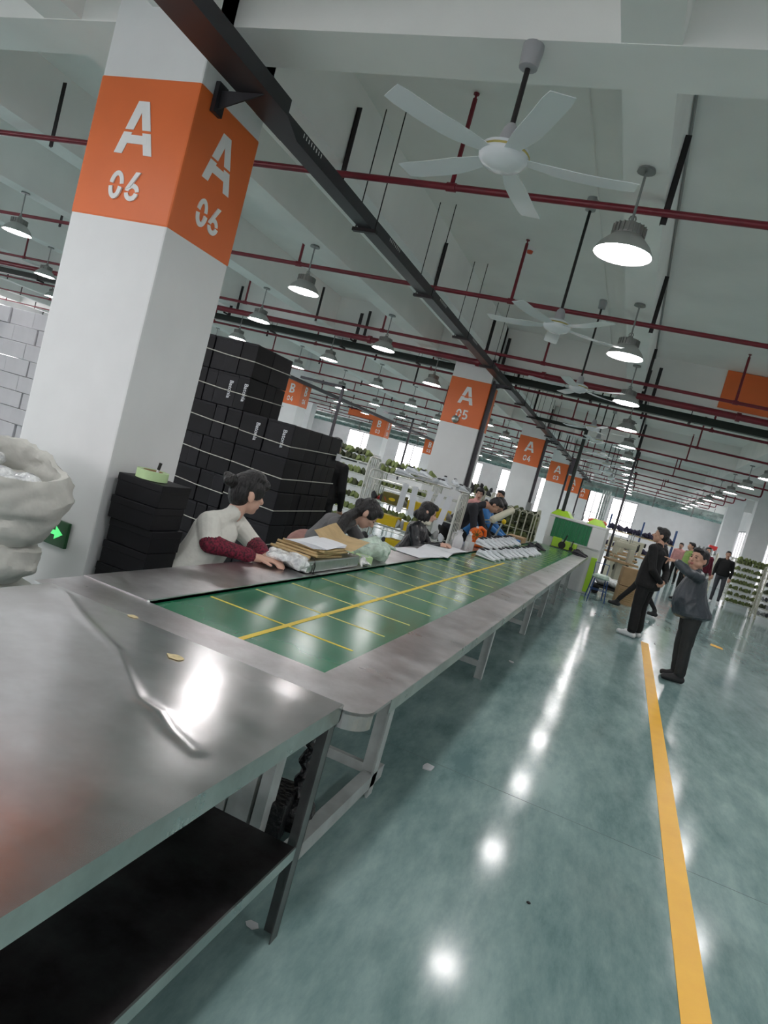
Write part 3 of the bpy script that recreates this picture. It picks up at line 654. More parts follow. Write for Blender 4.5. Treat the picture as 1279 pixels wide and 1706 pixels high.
# ------------------------------------------------------------------ sacks
def lumpy(prims, vox, name, mats, parent=None, labels=None, noise=0, nscale=10, smooth_it=3, seed=0, cloth=None):
    """prims: (kind, p0, p1, r0, r1, mat) or ('e', c, radii, R|None, mat); one continuous remeshed surface"""
    bm = MB()
    for p in prims:
        if p[0] == 'c':
            _, a, b, r0, r1, m_ = p; a = Vector(a); b = Vector(b); L = (b-a).length
            d = (b-a).normalized() if L > 1e-6 else Vector((0, 0, 1)); x = d.orthogonal().normalized(); y = d.cross(x)
            rings = []; K_ = 5
            for i in range(K_+1): t = -PI/2+PI/2*i/K_; rings.append((a+d*(r0*math.sin(t)), r0*math.cos(t)))
            for i in range(K_+1): t = PI/2*i/K_; rings.append((b+d*(r1*math.sin(t)), r1*math.cos(t)))
            n_ = 14; vs = []; fs = []
            for c_, rr in rings:
                for k in range(n_): t = 2*PI*k/n_; vs.append(c_+x*(max(rr, 1e-4)*math.cos(t))+y*(max(rr, 1e-4)*math.sin(t)))
            for j in range(len(rings)-1):
                for k in range(n_): fs.append((j*n_+k, j*n_+(k+1) % n_, (j+1)*n_+(k+1) % n_, (j+1)*n_+k))
            fs += [tuple(range(n_))[::-1], tuple(range((len(rings)-1)*n_, len(rings)*n_))]
            bm.add(vs, fs)
        else:
            _, c, rr, R, m_ = p; t = MB().ell((0, 0, 0), rr, 18, 12); c = Vector(c)
            bm.add([(R @ Vector(v) if R is not None else Vector(v))+c for v in t.v], t.f)
    me = bpy.data.meshes.new('tmp'); me.from_pydata(bm.v, [], bm.f); o = bpy.data.objects.new('tmp', me); COL.objects.link(o)
    md = o.modifiers.new('r', 'REMESH'); md.mode = 'VOXEL'; md.voxel_size = vox; md.adaptivity = 0
    sm_ = o.modifiers.new('s', 'SMOOTH'); sm_.factor = .5; sm_.iterations = smooth_it
    dg = bpy.context.evaluated_depsgraph_get(); out = bpy.data.meshes.new_from_object(o.evaluated_get(dg))
    bpy.data.objects.remove(o); bpy.data.meshes.remove(me)
    out.name = name; out.materials.clear()
    for m_ in mats: out.materials.append(K[m_])
    nv = len(out.vertices); co = np.empty(nv*3, np.float32); out.vertices.foreach_get('co', co); co = co.reshape(-1, 3)
    nf = len(out.polygons); fc = np.empty(nf*3, np.float32); out.polygons.foreach_get('center', fc); fc = fc.reshape(-1, 3)
    best = np.full(nf, 1e9); idx = np.zeros(nf, np.int32)
    if len(mats) > 1:
        for p in prims:
            if p[0] == 'c':
                a = np.array(p[1], float); b = np.array(p[2], float); ab = b-a; t = np.clip(((fc-a) @ ab)/max(ab @ ab, 1e-9), 0, 1)
                d = np.linalg.norm(fc-(a+t[:, None]*ab), axis=1)-(p[3]+(p[4]-p[3])*t)
            else:
                q = fc-np.array(p[1]); 
                if p[3] is not None: q = q @ np.array(p[3])
                rr = np.array(p[2]); k = np.linalg.norm(q/rr, axis=1); d = (k-1)*rr.min()
            u = d < best; best[u] = d[u]; idx[u] = mats.index(p[-1])
    if noise:
        no = np.empty(nv*3, np.float32); out.vertices.foreach_get('normal', no); no = no.reshape(-1, 3)
        w = waves(co, nscale, seed)
        mk = np.ones(nv)
        if cloth is not None:
            fm = np.array([m_ in cloth for m_ in mats])[idx]; lv = np.zeros(nv); 
            lt = np.empty(nf, np.int32); out.polygons.foreach_get('loop_total', lt); li = np.empty(len(out.loops), np.int32); out.loops.foreach_get('vertex_index', li)
            np.maximum.at(lv, li, np.repeat(~fm, lt).astype(float)); mk = 1-lv
        co = co+no*(w*noise*mk)[:, None]; out.vertices.foreach_set('co', co.astype(np.float32).ravel())
    out.polygons.foreach_set('material_index', idx); out.polygons.foreach_set('use_smooth', np.ones(nf, bool)); out.update()
    return ob(name, out, parent)
WAV = {}
def waves(co, sc, seed, soft=False):
    g = np.random.RandomState(seed+3); w = np.zeros(len(co)); c2 = co.astype(float)
    for k in range(3):
        d = g.normal(size=3); d /= np.linalg.norm(d); c2 = c2+.35/sc*np.sin((co @ d)*sc*.9+g.rand()*6)[:, None]*g.normal(size=3)
    tot = 0
    for k in range(9):
        d = g.normal(size=3)*np.array([1, 1, .75]); d /= np.linalg.norm(d); f = sc*(.6+.28*k); a_ = 1/(1+.35*k)
        q_ = np.abs(np.sin((c2 @ d)*f*.5+g.rand()*6)); w += a_*((1-2*q_**1.7) if soft else (1-2.2*q_**.8)); tot += a_
    return 2.0*w/tot
def sack_mesh(prof, rx, ry, seed, amp, m, parent, sc=13):
    g = np.random.RandomState(seed); n = 96; ph = g.rand(4)*6; pts = []
    pr = []
    for (p, q) in zip(prof[:-1], prof[1:]):
        k = max(1, int(math.hypot((q[0]-p[0])*rx, q[1]-p[1])/.018))
        for i in range(k): t = i/k; pr.append((p[0]+(q[0]-p[0])*t, p[1]+(q[1]-p[1])*t))
    pr.append(prof[-1])
    for (r_, z) in pr:
        for i in range(n):
            t = 2*PI*i/n; q = 1+.05*math.sin(2*t+ph[0]+z*5)+.035*math.sin(3*t+ph[1]-z*9)+.02*math.sin(5*t+ph[2])
            pts.append((r_*q*rx*math.cos(t), r_*q*ry*math.sin(t), z+.02*math.sin(2*t+ph[3])*min(1, z*6)))
    co = np.array(pts); w = waves(co*np.array([.7, .7, 2.1]), sc, seed, True); w2 = waves(co*np.array([1, 1, 2.4]), sc*3.2, seed+9)
    dr = co*np.array([1, 1, 0]); dr /= np.maximum(np.linalg.norm(dr, axis=1), 1e-3)[:, None]; fade = np.minimum(1, np.linalg.norm(co[:, :2], axis=1)/.1)
    co = co+dr*((w*amp+w2*amp*.30)*fade)[:, None]; co[:, 2] += w2*amp*.3*fade
    mb = MB(); L = len(pr)
    mb.add([tuple(c) for c in co], [(j*n+i, j*n+(i+1) % n, (j+1)*n+(i+1) % n, (j+1)*n+i) for j in range(L-1) for i in range(n)]+[tuple(range(n))[::-1]])
    if prof[-1][0] > 0 and prof[-1][1] > prof[0][1]: mb.f.append(tuple(range((L-1)*n, L*n))); mb.mi.append(0)
    return part('bag', mb, m, parent, smooth=True)
def sack(z, h, w, d, label, seed, loc):
    r = thing('woven_sack', label, 'sack', (loc[0], loc[1], z), 0, 'white woven sacks piled before the near pillar')
    sack_mesh([(.55, .0), (.85, .02), (1.0, h*.25), (1.02, h*.5), (.95, h*.78), (.75, h*.95), (.3, h)], w/2, d/2, seed, .030, 'sack', r, 14); return r
sack(.0, .33, .66, .58, 'bottom sack of the woven white pile before the near pillar', 1, (-2.94, 2.55))
sack(.32, .24, .64, .56, 'low middle sack of the woven white pile before the near pillar', 2, (-2.93, 2.53))
sack(.55, .24, .70, .58, 'upper middle sack of the woven white pile before the near pillar', 3, (-2.94, 2.52))
r = thing('woven_sack', 'open woven white sack full of clear wrapping on top of the pile', 'sack', (-2.92, 2.52, .80), 0, 'white woven sacks piled before the near pillar'); r.rotation_euler = (.20, .10, 0)
sack_mesh([(.6, .0), (.9, .01), (1.0, .08), (1.03, .16), (1.12, .20), (1.14, .26), (1.06, .33), (1.0, .365), (.93, .36), (.90, .30), (.86, .20), (.5, .16), (.1, .15)], .345, .275, 4, .026, 'sack', r, 16)
P_ = [('e', (rnd.uniform(-.2, .2), rnd.uniform(-.15, .15), .21+rnd.uniform(-.03, .08)), (rnd.uniform(.04, .09), rnd.uniform(.04, .07), rnd.uniform(.03, .05)), None, 'clear') for _ in range(26)]
o = lumpy(P_, .011, 'wrapping_scraps', ['clear'], r, noise=.008, nscale=34, seed=5, smooth_it=1); o['kind'] = 'stuff'

# ------------------------------------------------------------------ people
def V(*a): return Vector(a)
def head_frame(c, yaw=0, pitch=0, roll=0): return Matrix.Translation(c) @ Euler((pitch, roll, yaw), 'XYZ').to_matrix().to_4x4()
def hand_prims(w, d, nrm, side, curl, m_, s=1, point=False):
    """w wrist, d direction of fingers, nrm palm normal (towards palm), side +1/-1 thumb side"""
    w = Vector(w); d = Vector(d).normalized(); nrm = (Vector(nrm)-d*Vector(nrm).dot(d)).normalized(); x = d.cross(nrm)*side
    P = [('c', w-d*.01*s, w+d*.02*s, .026*s, .026*s, m_)]
    for k in range(4):
        o = (k-1.5)*.0195*s; P.append(('c', w+d*.015*s+x*o*.7, w+d*.085*s+x*o, .0145*s, .0125*s, m_))
        L = [.062, .074, .070, .054][k]*s; cu = curl if not (point and k == 0) else .05
        p = w+d*.088*s+x*o; dd = d.copy()
        for j, q in enumerate((.45, .32, .25)):
            dd = (dd*math.cos(cu)+nrm*math.sin(cu)).normalized(); e = p+dd*L*q
            P.append(('c', p, e, (.0098-.0008*j)*s, (.0092-.001*j)*s, m_)); p = e
    t0 = w+d*.025*s-x*.022*s; td = (d*.75-x*.6+nrm*.25).normalized(); t1 = t0+td*.042*s; t2 = t1+(td+nrm*.3*curl+d*.3).normalized()*.034*s
    P += [('c', t0, t1, .0135*s, .0115*s, m_), ('c', t1, t2, .011*s, .009*s, m_)]
    return P
def person(label, loc, rz, J, sty, vox=.009, group=None):
    """J joints in local frame (faces +Y). sty: mats + radii scale"""
    r = thing('person', label, 'person', loc, rz, group)
    sk = sty.get('skin', 'skin'); top = sty['top']; slv = sty.get('sleeve', top); fore = sty.get('fore', slv); tr = sty.get('legs', 'trouser'); sh = sty.get('shoe', 'soleblack')
    b = sty.get('bulk', 1.0); bt = sty.get('tbulk', b); ln = sty.get('lbulk', 1.0)
    P = []; hc = Vector(J['head']); H = head_frame(hc, *J.get('hrot', (0, 0, 0))); H3 = H.to_3x3()
    def he(c, rr, m_): P.append(('e', H @ Vector(c), rr, H3, m_))
    hs = J.get('hs', 1.0)
    def hv(*a): return tuple(q*hs for q in a)
    he(hv(0, -.012, .028), hv(.074, .092, .086), sk); he(hv(0, .022, -.035), hv(.058, .066, .072), sk); he(hv(0, .05, -.082), hv(.03, .03, .024), sk)
    if sty.get('chubby'): he(hv(.04, .025, -.05), hv(.036, .045, .04), sk); he(hv(-.04, .025, -.05), hv(.036, .045, .04), sk); he(hv(0, .02, -.10), hv(.05, .05, .03), sk)
    he(hv(.032, .062, -.012), hv(.024, .022, .02), sk); he(hv(-.032, .062, -.012), hv(.024, .022, .02), sk)
    P.append(('c', H @ Vector(hv(0, .078, .012)), H @ Vector(hv(0, .098, -.024)), .008*hs, .0145*hs, sk))
    he(hv(.075, -.01, -.008), hv(.010, .020, .031), sk); he(hv(-.075, -.01, -.008), hv(.010, .020, .031), sk)
    he(hv(0, .078, -.052), hv(.025, .013, .0075), 'lip'); he(hv(0, .077, -.062), hv(.02, .012, .007), 'lip')
    nk = Vector(J['neck']); P.append(('c', nk, H @ Vector(hv(0, -.018, -.05)), .056, .052, sk))
    ch = Vector(J['chest']); pe = Vector(J['pel']); sL = Vector(J['sL']); sR = Vector(J['sR']); hL = Vector(J['hL']); hR = Vector(J['hR'])
    ax = (sR-sL).normalized(); up = (nk-pe).normalized(); fw = up.cross(ax).normalized() if True else 0
    fw = up.cross(ax).normalized()
    T3 = Matrix((ax, fw, up)).transposed()
    sw = (sR-sL).length
    low = sty.get('hem', .0); hemc = pe+up*(.04-low); bel = sty.get('belly', 0); fl = sty.get('flare', 0); N_ = 24; ctop = ch+up*.07
    for i in range(N_):
        t = i/(N_-1); c_ = ctop.lerp(hemc, t); wst = 1-sty.get('waist', .06)*math.sin(t*PI)
        rx = (sw*.50*(1-t)+.168*bt*t)*wst; ry = (.105*bt*(1-t)+.122*bt*t)*wst*(1+bel*.30*math.sin(min(1, t*1.15)*PI*.75)+fl*t)
        P.append(('e', c_+fw*(.02*bt*math.sin(t*PI)+bel*.055*math.sin(t*PI*.8)), (rx, ry, .105), T3, top))
    P.append(('e', hemc-up*.03, (.166*bt, .124*bt*(1+bel*.2+fl*.9), .06), T3, top))
    P.append(('c', sL+ax*.05, sR-ax*.05, .062*bt, .062*bt, top)); P.append(('c', sL+ax*.06-up*.0, nk-up*.0-ax*.02, .06, .054, top)); P.append(('c', sR-ax*.06, nk+ax*.02, .06, .054, top))
    if sty.get('collar'):
        for i in range(12):
            t = 2*PI*i/12; P.append(('e', nk+up*.035+ax*(.068*math.cos(t))+fw*(.07*math.sin(t)+.01), (.026, .026, .032), T3, sty['collar']))
    P.append(('e', pe-up*.03, (.15*ln, .115*ln, .10), T3, tr))
    for s_, a in (('L', hL), ('R', hR)):
        k = Vector(J['k'+s_]); an = Vector(J['a'+s_]); t = Vector(J['t'+s_])
        P.append(('c', a, k, .088*ln, .062*ln, tr)); P.append(('c', k, an+(k-an)*.10, .062*ln, .05*ln*sty.get('cuffw', 1), tr))
        ft = (t-an); f = Vector((ft.x, ft.y, 0)).normalized(); zf = t.z
        if sty.get('noshoe'): P.append(('c', an, t, .04, .035, sh)); continue
        q = ft.length
        P.append(('c', an+(k-an).normalized()*.03, an-Vector((0, 0, .02)), .042, .045, sh))
        P.append(('c', V(an.x, an.y, zf+.012)-f*.035, V(t.x, t.y, zf+.005), .043, .036, sh)); P.append(('c', V(an.x, an.y, zf+.045), V(t.x, t.y, zf+.015)-f*.05, .04, .034, sh))
    for s_, a in (('L', sL), ('R', sR)):
        e = Vector(J['e'+s_]); wr = Vector(J['w'+s_]); q = sty.get('abulk', b)
        P.append(('c', a, e, .058*q, .046*q, slv)); m2 = e.lerp(wr, sty.get('sleevelen', .93))
        if sty.get('cuff'): m1 = e.lerp(wr, .86); P.append(('c', e, m1, .047*q, .042*q, fore)); P.append(('c', m1, m2, .036, .034, sty['cuff']))
        else: P.append(('c', e, m2, .047*q, .036*q, fore))
        P.append(('c', e.lerp(wr, .5), wr, .031, .025, sk))
        hd = J.get('hd'+s_, (wr-e).normalized()); hn = J.get('hn'+s_, (0, 0, -1)); cu = J.get('curl'+s_, .45)
        P += hand_prims(wr, hd, hn, (1 if s_ == 'R' else -1)*J.get('ths'+s_, 1), cu, sk, 1.0, J.get('point') == s_)
    for ex in sty.get('extra', []): P.append(ex)
    mats = []
    for p in P:
        if p[-1] not in mats: mats.append(p[-1])
    cl = [m_ for m_ in mats if m_ not in (sk, 'lip', sh)]
    lumpy(P, vox, 'body', mats, r, noise=sty.get('fold', .005), nscale=sty.get('fs', 22), seed=int(abs(loc[0]*100)+abs(loc[1]*10)) % 17, cloth=cl, smooth_it=2)
    # hair
    Hh = []
    def hh(c, rr): Hh.append(('e', H @ Vector(hv(*c)), hv(*rr), H3, 'hair'))
    st = sty.get('hair', 'short')
    hh((0, -.020, .048), (.081, .094, .076)); hh((0, -.045, .0), (.078, .070, .072)); hh((0, .04, .088), (.062, .048, .030))
    if st in ('short',): hh((.066, -.01, .03), (.016, .04, .03)); hh((-.066, -.01, .03), (.016, .04, .03)); hh((0, -.06, -.035), (.055, .035, .04))
    if st in ('bun', 'bob', 'pony', 'topbun'):
        hh((.066, .022, .03), (.02, .045, .05)); hh((-.066, .022, .03), (.02, .045, .05)); hh((0, -.05, -.02), (.074, .06, .07)); hh((0, .055, .078), (.06, .04, .03))
    if st == 'bun':
        hh((0, -.125, .045), (.046, .04, .04)); hh((.02, -.150, .035), (.026, .026, .026)); hh((-.02, -.145, .065), (.024, .026, .022)); hh((0, .01, .10), (.075, .07, .045)); hh((.03, .07, .075), (.035, .03, .035)); hh((-.03, .07, .075), (.035, .03, .035))
    if st == 'topbun': hh((0, -.045, .145), (.04, .04, .04)); hh((.01, -.04, .175), (.025, .025, .02))
    if st == 'bob':
        for t in np.linspace(-2.3, 2.3, 11): hh((.072*math.sin(t), -.02-.066*math.cos(t), -.05), (.026, .028, .065))
        hh((0, -.10, -.06), (.045, .045, .05))
    if st == 'pony':
        hh((0, -.10, .0), (.04, .04, .045))
        for i, q in enumerate(sty['tail']): Hh.append(('c', sty['tail'][max(0, i-1)], q, .050 if i < 3 else .042, .048 if i < 3 else .03, 'hair'))
    lumpy(Hh, .007 if vox < .009 else .009, 'hair', ['hair'], r, noise=.0022, nscale=110, smooth_it=2)
    if sty.get('face', True):
        for sx in (-1, 1):
            part('eye', MB().ell((0, 0, 0), (.0125*hs, .006*hs, .0052*hs), 10, 6), 'eye', r).matrix_basis = H @ Matrix.Translation(hv(.03*sx, .0795, .006)) @ Matrix.Rotation(-sx*.25, 4, 'Z')
            part('eyebrow', MB().ell((0, 0, 0), (.017*hs, .004*hs, .0035*hs), 10, 6), 'hair', r).matrix_basis = H @ Matrix.Translation(hv(.031*sx, .081, .026)) @ Matrix.Rotation(-sx*.28, 4, 'Z')
    return r
def standing(h=1.70, sw=.36, arms='down'):
    k = h/1.70; J = dict(pel=(0, 0, .93), chest=(0, 0, 1.24), neck=(0, -.01, 1.43), head=(0, .02, 1.585), sL=(-sw/2, 0, 1.375), sR=(sw/2, 0, 1.375),
        eL=(-sw/2-.06, -.03, 1.10), eR=(sw/2+.06, -.03, 1.10), wL=(-sw/2-.07, .06, .87), wR=(sw/2+.07, .06, .87), hL=(-.09, 0, .90), hR=(.09, 0, .90),
        kL=(-.10, .02, .49), kR=(.10, .02, .49), aL=(-.105, -.02, .10), aR=(.105, -.02, .10), tL=(-.12, .13, .035), tR=(.12, .13, .035))
    return {a: tuple(q*k for q in v) for a, v in J.items()}

# woman in white sweater, sitting at the table edge (faces the belt, +X); local +Y -> world +X
def seated(lean=.15, sw=.35, seat=.46):
    J = dict(pel=(0, -.02, seat+.12), chest=(0, .10*lean/.15, seat+.41), neck=(0, .17*lean/.15, seat+.60), head=(0, .22*lean/.15, seat+.745), sL=(-sw/2, .15*lean/.15, seat+.55), sR=(sw/2, .15*lean/.15, seat+.55),
        hL=(-.09, 0, seat+.09), hR=(.09, 0, seat+.09), kL=(-.12, .36, seat+.07), kR=(.12, .36, seat+.07), aL=(-.12, .30, .10), aR=(.12, .30, .10), tL=(-.12, .43, .035), tR=(.12, .43, .035))
    return J
RX = -PI/2      # figure faces world +X
J = seated(.17); J['head'] = (-.07, .17, 1.235); J['neck'] = (-.03, .13, 1.075); J['hrot'] = (math.radians(62), math.radians(-8), 0)
J.update(sL=(-.16, .06, 1.01), sR=(.18, .13, 1.00), chest=(0, .07, .87), pel=(.06, -.06, .58))
J.update(eL=(-.20, .27, .835), eR=(.25, .26, .855), wL=(-.02, .475, .845), wR=(.10, .50, .845), hdL=(.35, 1, .0), hdR=(-.35, 1, .06), hnL=(0, 0, -1), hnR=(0, 0, -1), curlL=.28, curlR=.35)
def flipLR(J): return J
J = {k: v for k, v in J.items()}
# local axes: world = R(-90) local : local x -> -Y world, local y -> +X world
def L2(d):  # give world-relative (dx, dy, z) and convert to local for a figure facing +X
    return {k: (-v[1], v[0], v[2]) for k, v in d.items()}
J = L2(dict(pel=(-.06, -.16, .56), chest=(.04, -.06, .86), neck=(.09, .08, 1.05), head=(.12, .13, 1.185),
            sL=(.03, .19, .985), sR=(.07, -.13, .975), eL=(.19, .24, .872), eR=(.14, -.19, .872), wL=(.36, .12, .845), wR=(.36, .02, .84),
            hL=(.0, -.06, .54), hR=(.0, -.26, .54), kL=(.32, -.0, .53), kR=(.32, -.28, .53), aL=(.26, 0, .10), aR=(.26, -.28, .10), tL=(.39, 0, .035), tR=(.39, -.28, .035)))
J.update(hrot=(math.radians(58), math.radians(-6), 0), hdL=(.2, 1, 0), hdR=(-.55, .8, .05), hnL=(0, 0, -1), hnR=(0, 0, -1), curlL=.3, curlR=.38, hs=1.13)
person('woman in off-white sweater with patterned dark red sleeves, forearms on the table', (-2.36, 3.62, 0), RX, J,
       dict(top='knitwhite', sleeve='knitwhite', fore='redcheck', legs='blackcloth', skin='skinpale', hair='bun', bulk=1.12, abulk=1.4, tbulk=1.32, sleevelen=.80, fold=.005, fs=20), .0065)
# woman in grey with long hair, bending over her work
J = L2(dict(pel=(-.20, -.08, .60), chest=(.02, .0, .90), neck=(.20, .06, 1.04), head=(.31, .09, 1.13),
            sL=(.10, .22, .99), sR=(.14, -.14, .985), eL=(.30, .30, .80), eR=(.24, -.14, .82), wL=(.35, .22, .84), wR=(.36, .06, .84),
            hL=(-.16, .02, .56), hR=(-.16, -.18, .56), kL=(.20, .04, .53), kR=(.20, -.2, .53), aL=(.16, .04, .1), aR=(.16, -.2, .1), tL=(.28, .04, .035), tR=(.28, -.2, .035)))
J.update(hs=1.12, hrot=(math.radians(22), math.radians(-42), 0), hdL=(.1, 1, -.1), hdR=(-.1, 1, -.1), curlL=.4, curlR=.4)
tail = [(-q[1], q[0], q[2]) for q in ((.24, -.0, 1.12), (.22, -.12, 1.07), (.22, -.215, .97), (.25, -.235, .86))]
person('woman in grey top and dusty pink apron bending over, long black ponytail', (-2.40, 5.42, 0), RX, J,
       dict(top='greytop', legs='pinkapron', skin='skinpale', hair='pony', tail=tail, extra=[('e', (.04, -.13, .73), (.205, .17, .13), None, 'pinkapron')], bulk=1.15, tbulk=1.25, abulk=1.25, fold=.006), .008)
# woman in black leather jacket with cream collar
J = L2(dict(pel=(-.06, -.02, .58), chest=(.0, .0, .86), neck=(.05, .03, 1.02), head=(.08, .05, 1.155), sL=(.0, .19, .95), sR=(.02, -.16, .95),
            eL=(.14, .24, .76), eR=(.12, -.20, .76), wL=(.32, .14, .83), wR=(.32, .0, .83), hL=(0, .08, .56), hR=(0, -.10, .56), kL=(.34, .1, .53), kR=(.34, -.1, .53), aL=(.28, .1, .1), aR=(.28, -.1, .1), tL=(.40, .1, .035), tR=(.40, -.1, .035)))
J.update(hs=1.1, hrot=(math.radians(18), math.radians(-12), 0))
person('woman in black leather jacket with cream knit collar and short tied hair', (-2.28, 7.7, 0), RX, J,
       dict(top='leather', legs='blackcloth', collar='cream', skin='skinpale', hair='bob', bulk=1.25, tbulk=1.25, fold=.007, fs=26), .008)
# man in dark navy jacket bending low over the table, standing
J = L2(dict(pel=(-.22, -.05, .92), chest=(.0, .0, 1.20), neck=(.20, .04, 1.38), head=(.36, .06, 1.41), sL=(.09, .22, 1.31), sR=(.11, -.19, 1.31),
            eL=(.24, .25, 1.03), eR=(.20, -.22, 1.03), wL=(.44, .12, .92), wR=(.42, -.08, .92), hL=(-.21, .06, .90), hR=(-.21, -.16, .90), kL=(-.2, .08, .47), kR=(-.2, -.16, .47), aL=(-.26, .08, .1), aR=(-.26, -.16, .1), tL=(-.12, .08, .035), tR=(-.12, -.16, .035)))
J.update(hrot=(math.radians(8), math.radians(-48), 0), curlL=.6, curlR=.6)
person('man in dark navy jacket bending low over the row of white shoes', (-2.20, 9.75, 0), RX, J, dict(top='navy', legs='blackcloth', bulk=1.25, tbulk=1.2, hair='short', fold=.007), .009)
# next to him: person with black hair in checked blue sleeves
J = L2(dict(pel=(-.2, 0, .88), chest=(.0, .0, 1.16), neck=(.12, .02, 1.34), head=(.22, .04, 1.42), sL=(.04, .2, 1.28), sR=(.06, -.17, 1.28),
            eL=(.24, .24, 1.05), eR=(.22, -.2, 1.06), wL=(.44, .1, .95), wR=(.44, -.06, .95), hL=(-.2, .09, .86), hR=(-.2, -.1, .86), kL=(-.16, .1, .47), kR=(-.16, -.1, .47), aL=(-.2, .1, .1), aR=(-.2, -.1, .1), tL=(-.07, .1, .035), tR=(-.07, -.1, .035)))
J.update(hrot=(0, math.radians(-40), 0))
person('worker in blue checked top bent behind the man in navy', (-2.15, 10.6, 0), RX, J, dict(top='bluesheet', legs='blackcloth', hair='bob', bulk=1.05, fold=.004), .011)
# woman in pink with a top bun
J = standing(1.60); J.update(hrot=(-1.0, -.2, 0))
person('woman in pale pink fleece with a high bun, behind the racks', (-2.66, 12.3, 0), -1.9, J, dict(top='pink', legs='greyjean', hair='topbun', bulk=1.35, tbulk=1.3, skin='skinpale'), .012)
J = standing(1.66); J.update(hrot=(.2, -.1, 0))
person('worker in dark clothes facing the viewer before pillar A 04', (-2.55, 13.9, 0), 2.6, J, dict(top='blackcloth', legs='blackcloth', hair='short', bulk=1.15), .012)
J = standing(1.72); J.update(hrot=(.0, -.15, 0))
person('person in black behind the lower black box stack, seen from behind', (-3.55, 7.65, 0), .2, J, dict(top='blackcloth', legs='blackcloth', hair='bun', bulk=1.2, face=False), .011)
# pointing man, grey puffer; faces world -X  (rz = +90deg: local +Y -> -X, local +X -> +Y)
def L3(d): return {k: (v[1], -v[0], v[2]) for k, v in d.items()}
J = L3(dict(pel=(-.01, 0, .84), chest=(-.07, 0, 1.13), neck=(-.09, .0, 1.33), head=(-.12, -.01, 1.47), sL=(-.07, -.20, 1.27), sR=(-.07, .20, 1.27),
            eL=(-.20, -.31, 1.30), eR=(.06, .27, 1.02), wL=(-.345, -.20, 1.375), wR=(-.13, .22, .92),
            hL=(.0, -.09, .82), hR=(-.01, .09, .82), kL=(.02, -.11, .45), kR=(-.02, .11, .45), aL=(.04, -.12, .10), aR=(.02, .12, .10), tL=(-.12, -.15, .035), tR=(-.12, .10, .035)))
J.update(hrot=(math.radians(48), math.radians(4), 0), point='L', hdL=(.1, 1, .20), hnL=(0, 0, -1), curlL=1.15, hs=1.17)
person('stocky man in slate grey puffer jacket pointing to the left', (.97, 8.86, 0), PI/2, J,
       dict(top='puffer', cuff='cuff', legs='trouser', shoe='soleblack', hair='short', bulk=1.35, tbulk=1.42, abulk=1.36, lbulk=1.34, belly=.30, flare=.26, waist=0, chubby=True, hem=.04, fold=.010, fs=24, cuffw=1.1), .0075)
# tall man in black, back to us, hands behind
def rot(d, a):
    return {k: ((v[0]*math.cos(a)-v[1]*math.sin(a), v[0]*math.sin(a)+v[1]*math.cos(a), v[2]) if len(v) == 3 else v) for k, v in d.items()}
J = standing(1.74); J.update(eL=(-.25, -.10, 1.10), eR=(.25, -.12, 1.10), wL=(-.06, -.20, .95), wR=(.04, -.21, .95), hdL=(.6, -.1, -.35), hdR=(-.6, -.1, -.3), hnL=(0, 1, 0), hnR=(0, 1, 0), curlL=.8, curlR=.8, hrot=(.42, .08, 0)); J['hs'] = 1.12
J['tL'] = (-.13, .17, .035); J['tR'] = (.13, .17, .035)
person('tall man in black jacket and white trainers, hands clasped behind his back', (.50, 11.2, 0), 1.15, J, dict(top='blackcloth', legs='blackcloth', shoe='sole', hair='short', bulk=1.34, tbulk=1.34, flare=.15, lbulk=1.32, hem=.14, cuffw=1.2, fold=.006), .0075)
J = standing(1.72); J.update(kL=(-.1, .20, .50), aL=(-.1, .42, .15), tL=(-.1, .56, .06), kR=(.1, -.02, .48), aR=(.1, -.30, .16), tR=(.1, -.20, .06), hrot=(.1, 0, 0))
person('person in black walking left, half hidden behind the tall man in black', (.62, 14.6, 0), 1.5, J, dict(top='blackcloth', legs='blackcloth', shoe='soleblack', hair='short', bulk=1.2, hem=.1), .011)
J = standing(1.73); J.update(kL=(-.1, .10, .50), aL=(-.1, .10, .12), tL=(-.12, .24, .04), eL=(-.25, -.05, 1.1), wL=(-.22, .12, .90))
person('man in black jacket and grey jeans walking towards the viewer', (3.03, 23.5, 0), PI-.1, J, dict(top='blackcloth', legs='greyjean', shoe='sole', hair='short', bulk=1.2, tbulk=1.15), .012)
J = standing(1.68)
person('person in dark red checked top behind the pointing man', (2.35, 22.6, 0), PI+.3, J, dict(top='redcheck', legs='greyjean', hair='short', bulk=1.15), .014)
person('person in lime green jacket behind the tall man in black', (1.72, 20.5, 0), 1.9, standing(1.68), dict(top='limecloth', legs='blackcloth', hair='short', bulk=1.2), .014)
for i, (x, y, h, tp, nm) in enumerate(((1.95, 27.5, 1.58, 'pink', 'pink top'), (2.5, 29.5, 1.6, 'redcheck', 'deep red top'), (1.35, 26.0, 1.6, 'navy', 'navy top'), (3.1, 31.0, 1.6, 'paper', 'white top'))):
    person('far worker in %s among the benches at the end of the aisle' % nm, (x, y, 0), [2.8, 3.4, 1.5, 3.0][i], standing(h), dict(top=tp, legs='blackcloth', hair='bob' if i % 2 else 'short', face=False, fold=0), .018)
for i, (x, y) in enumerate(((-7.9, 17.5), (-8.8, 18.3))):
    person('far worker with black hair left of pillar B 03, %s of two' % ORD[i], (x, y, 0), 2.2, standing(1.6), dict(top='paper' if i else 'blackcloth', legs='blackcloth', hair='short', face=False, fold=0), .018)
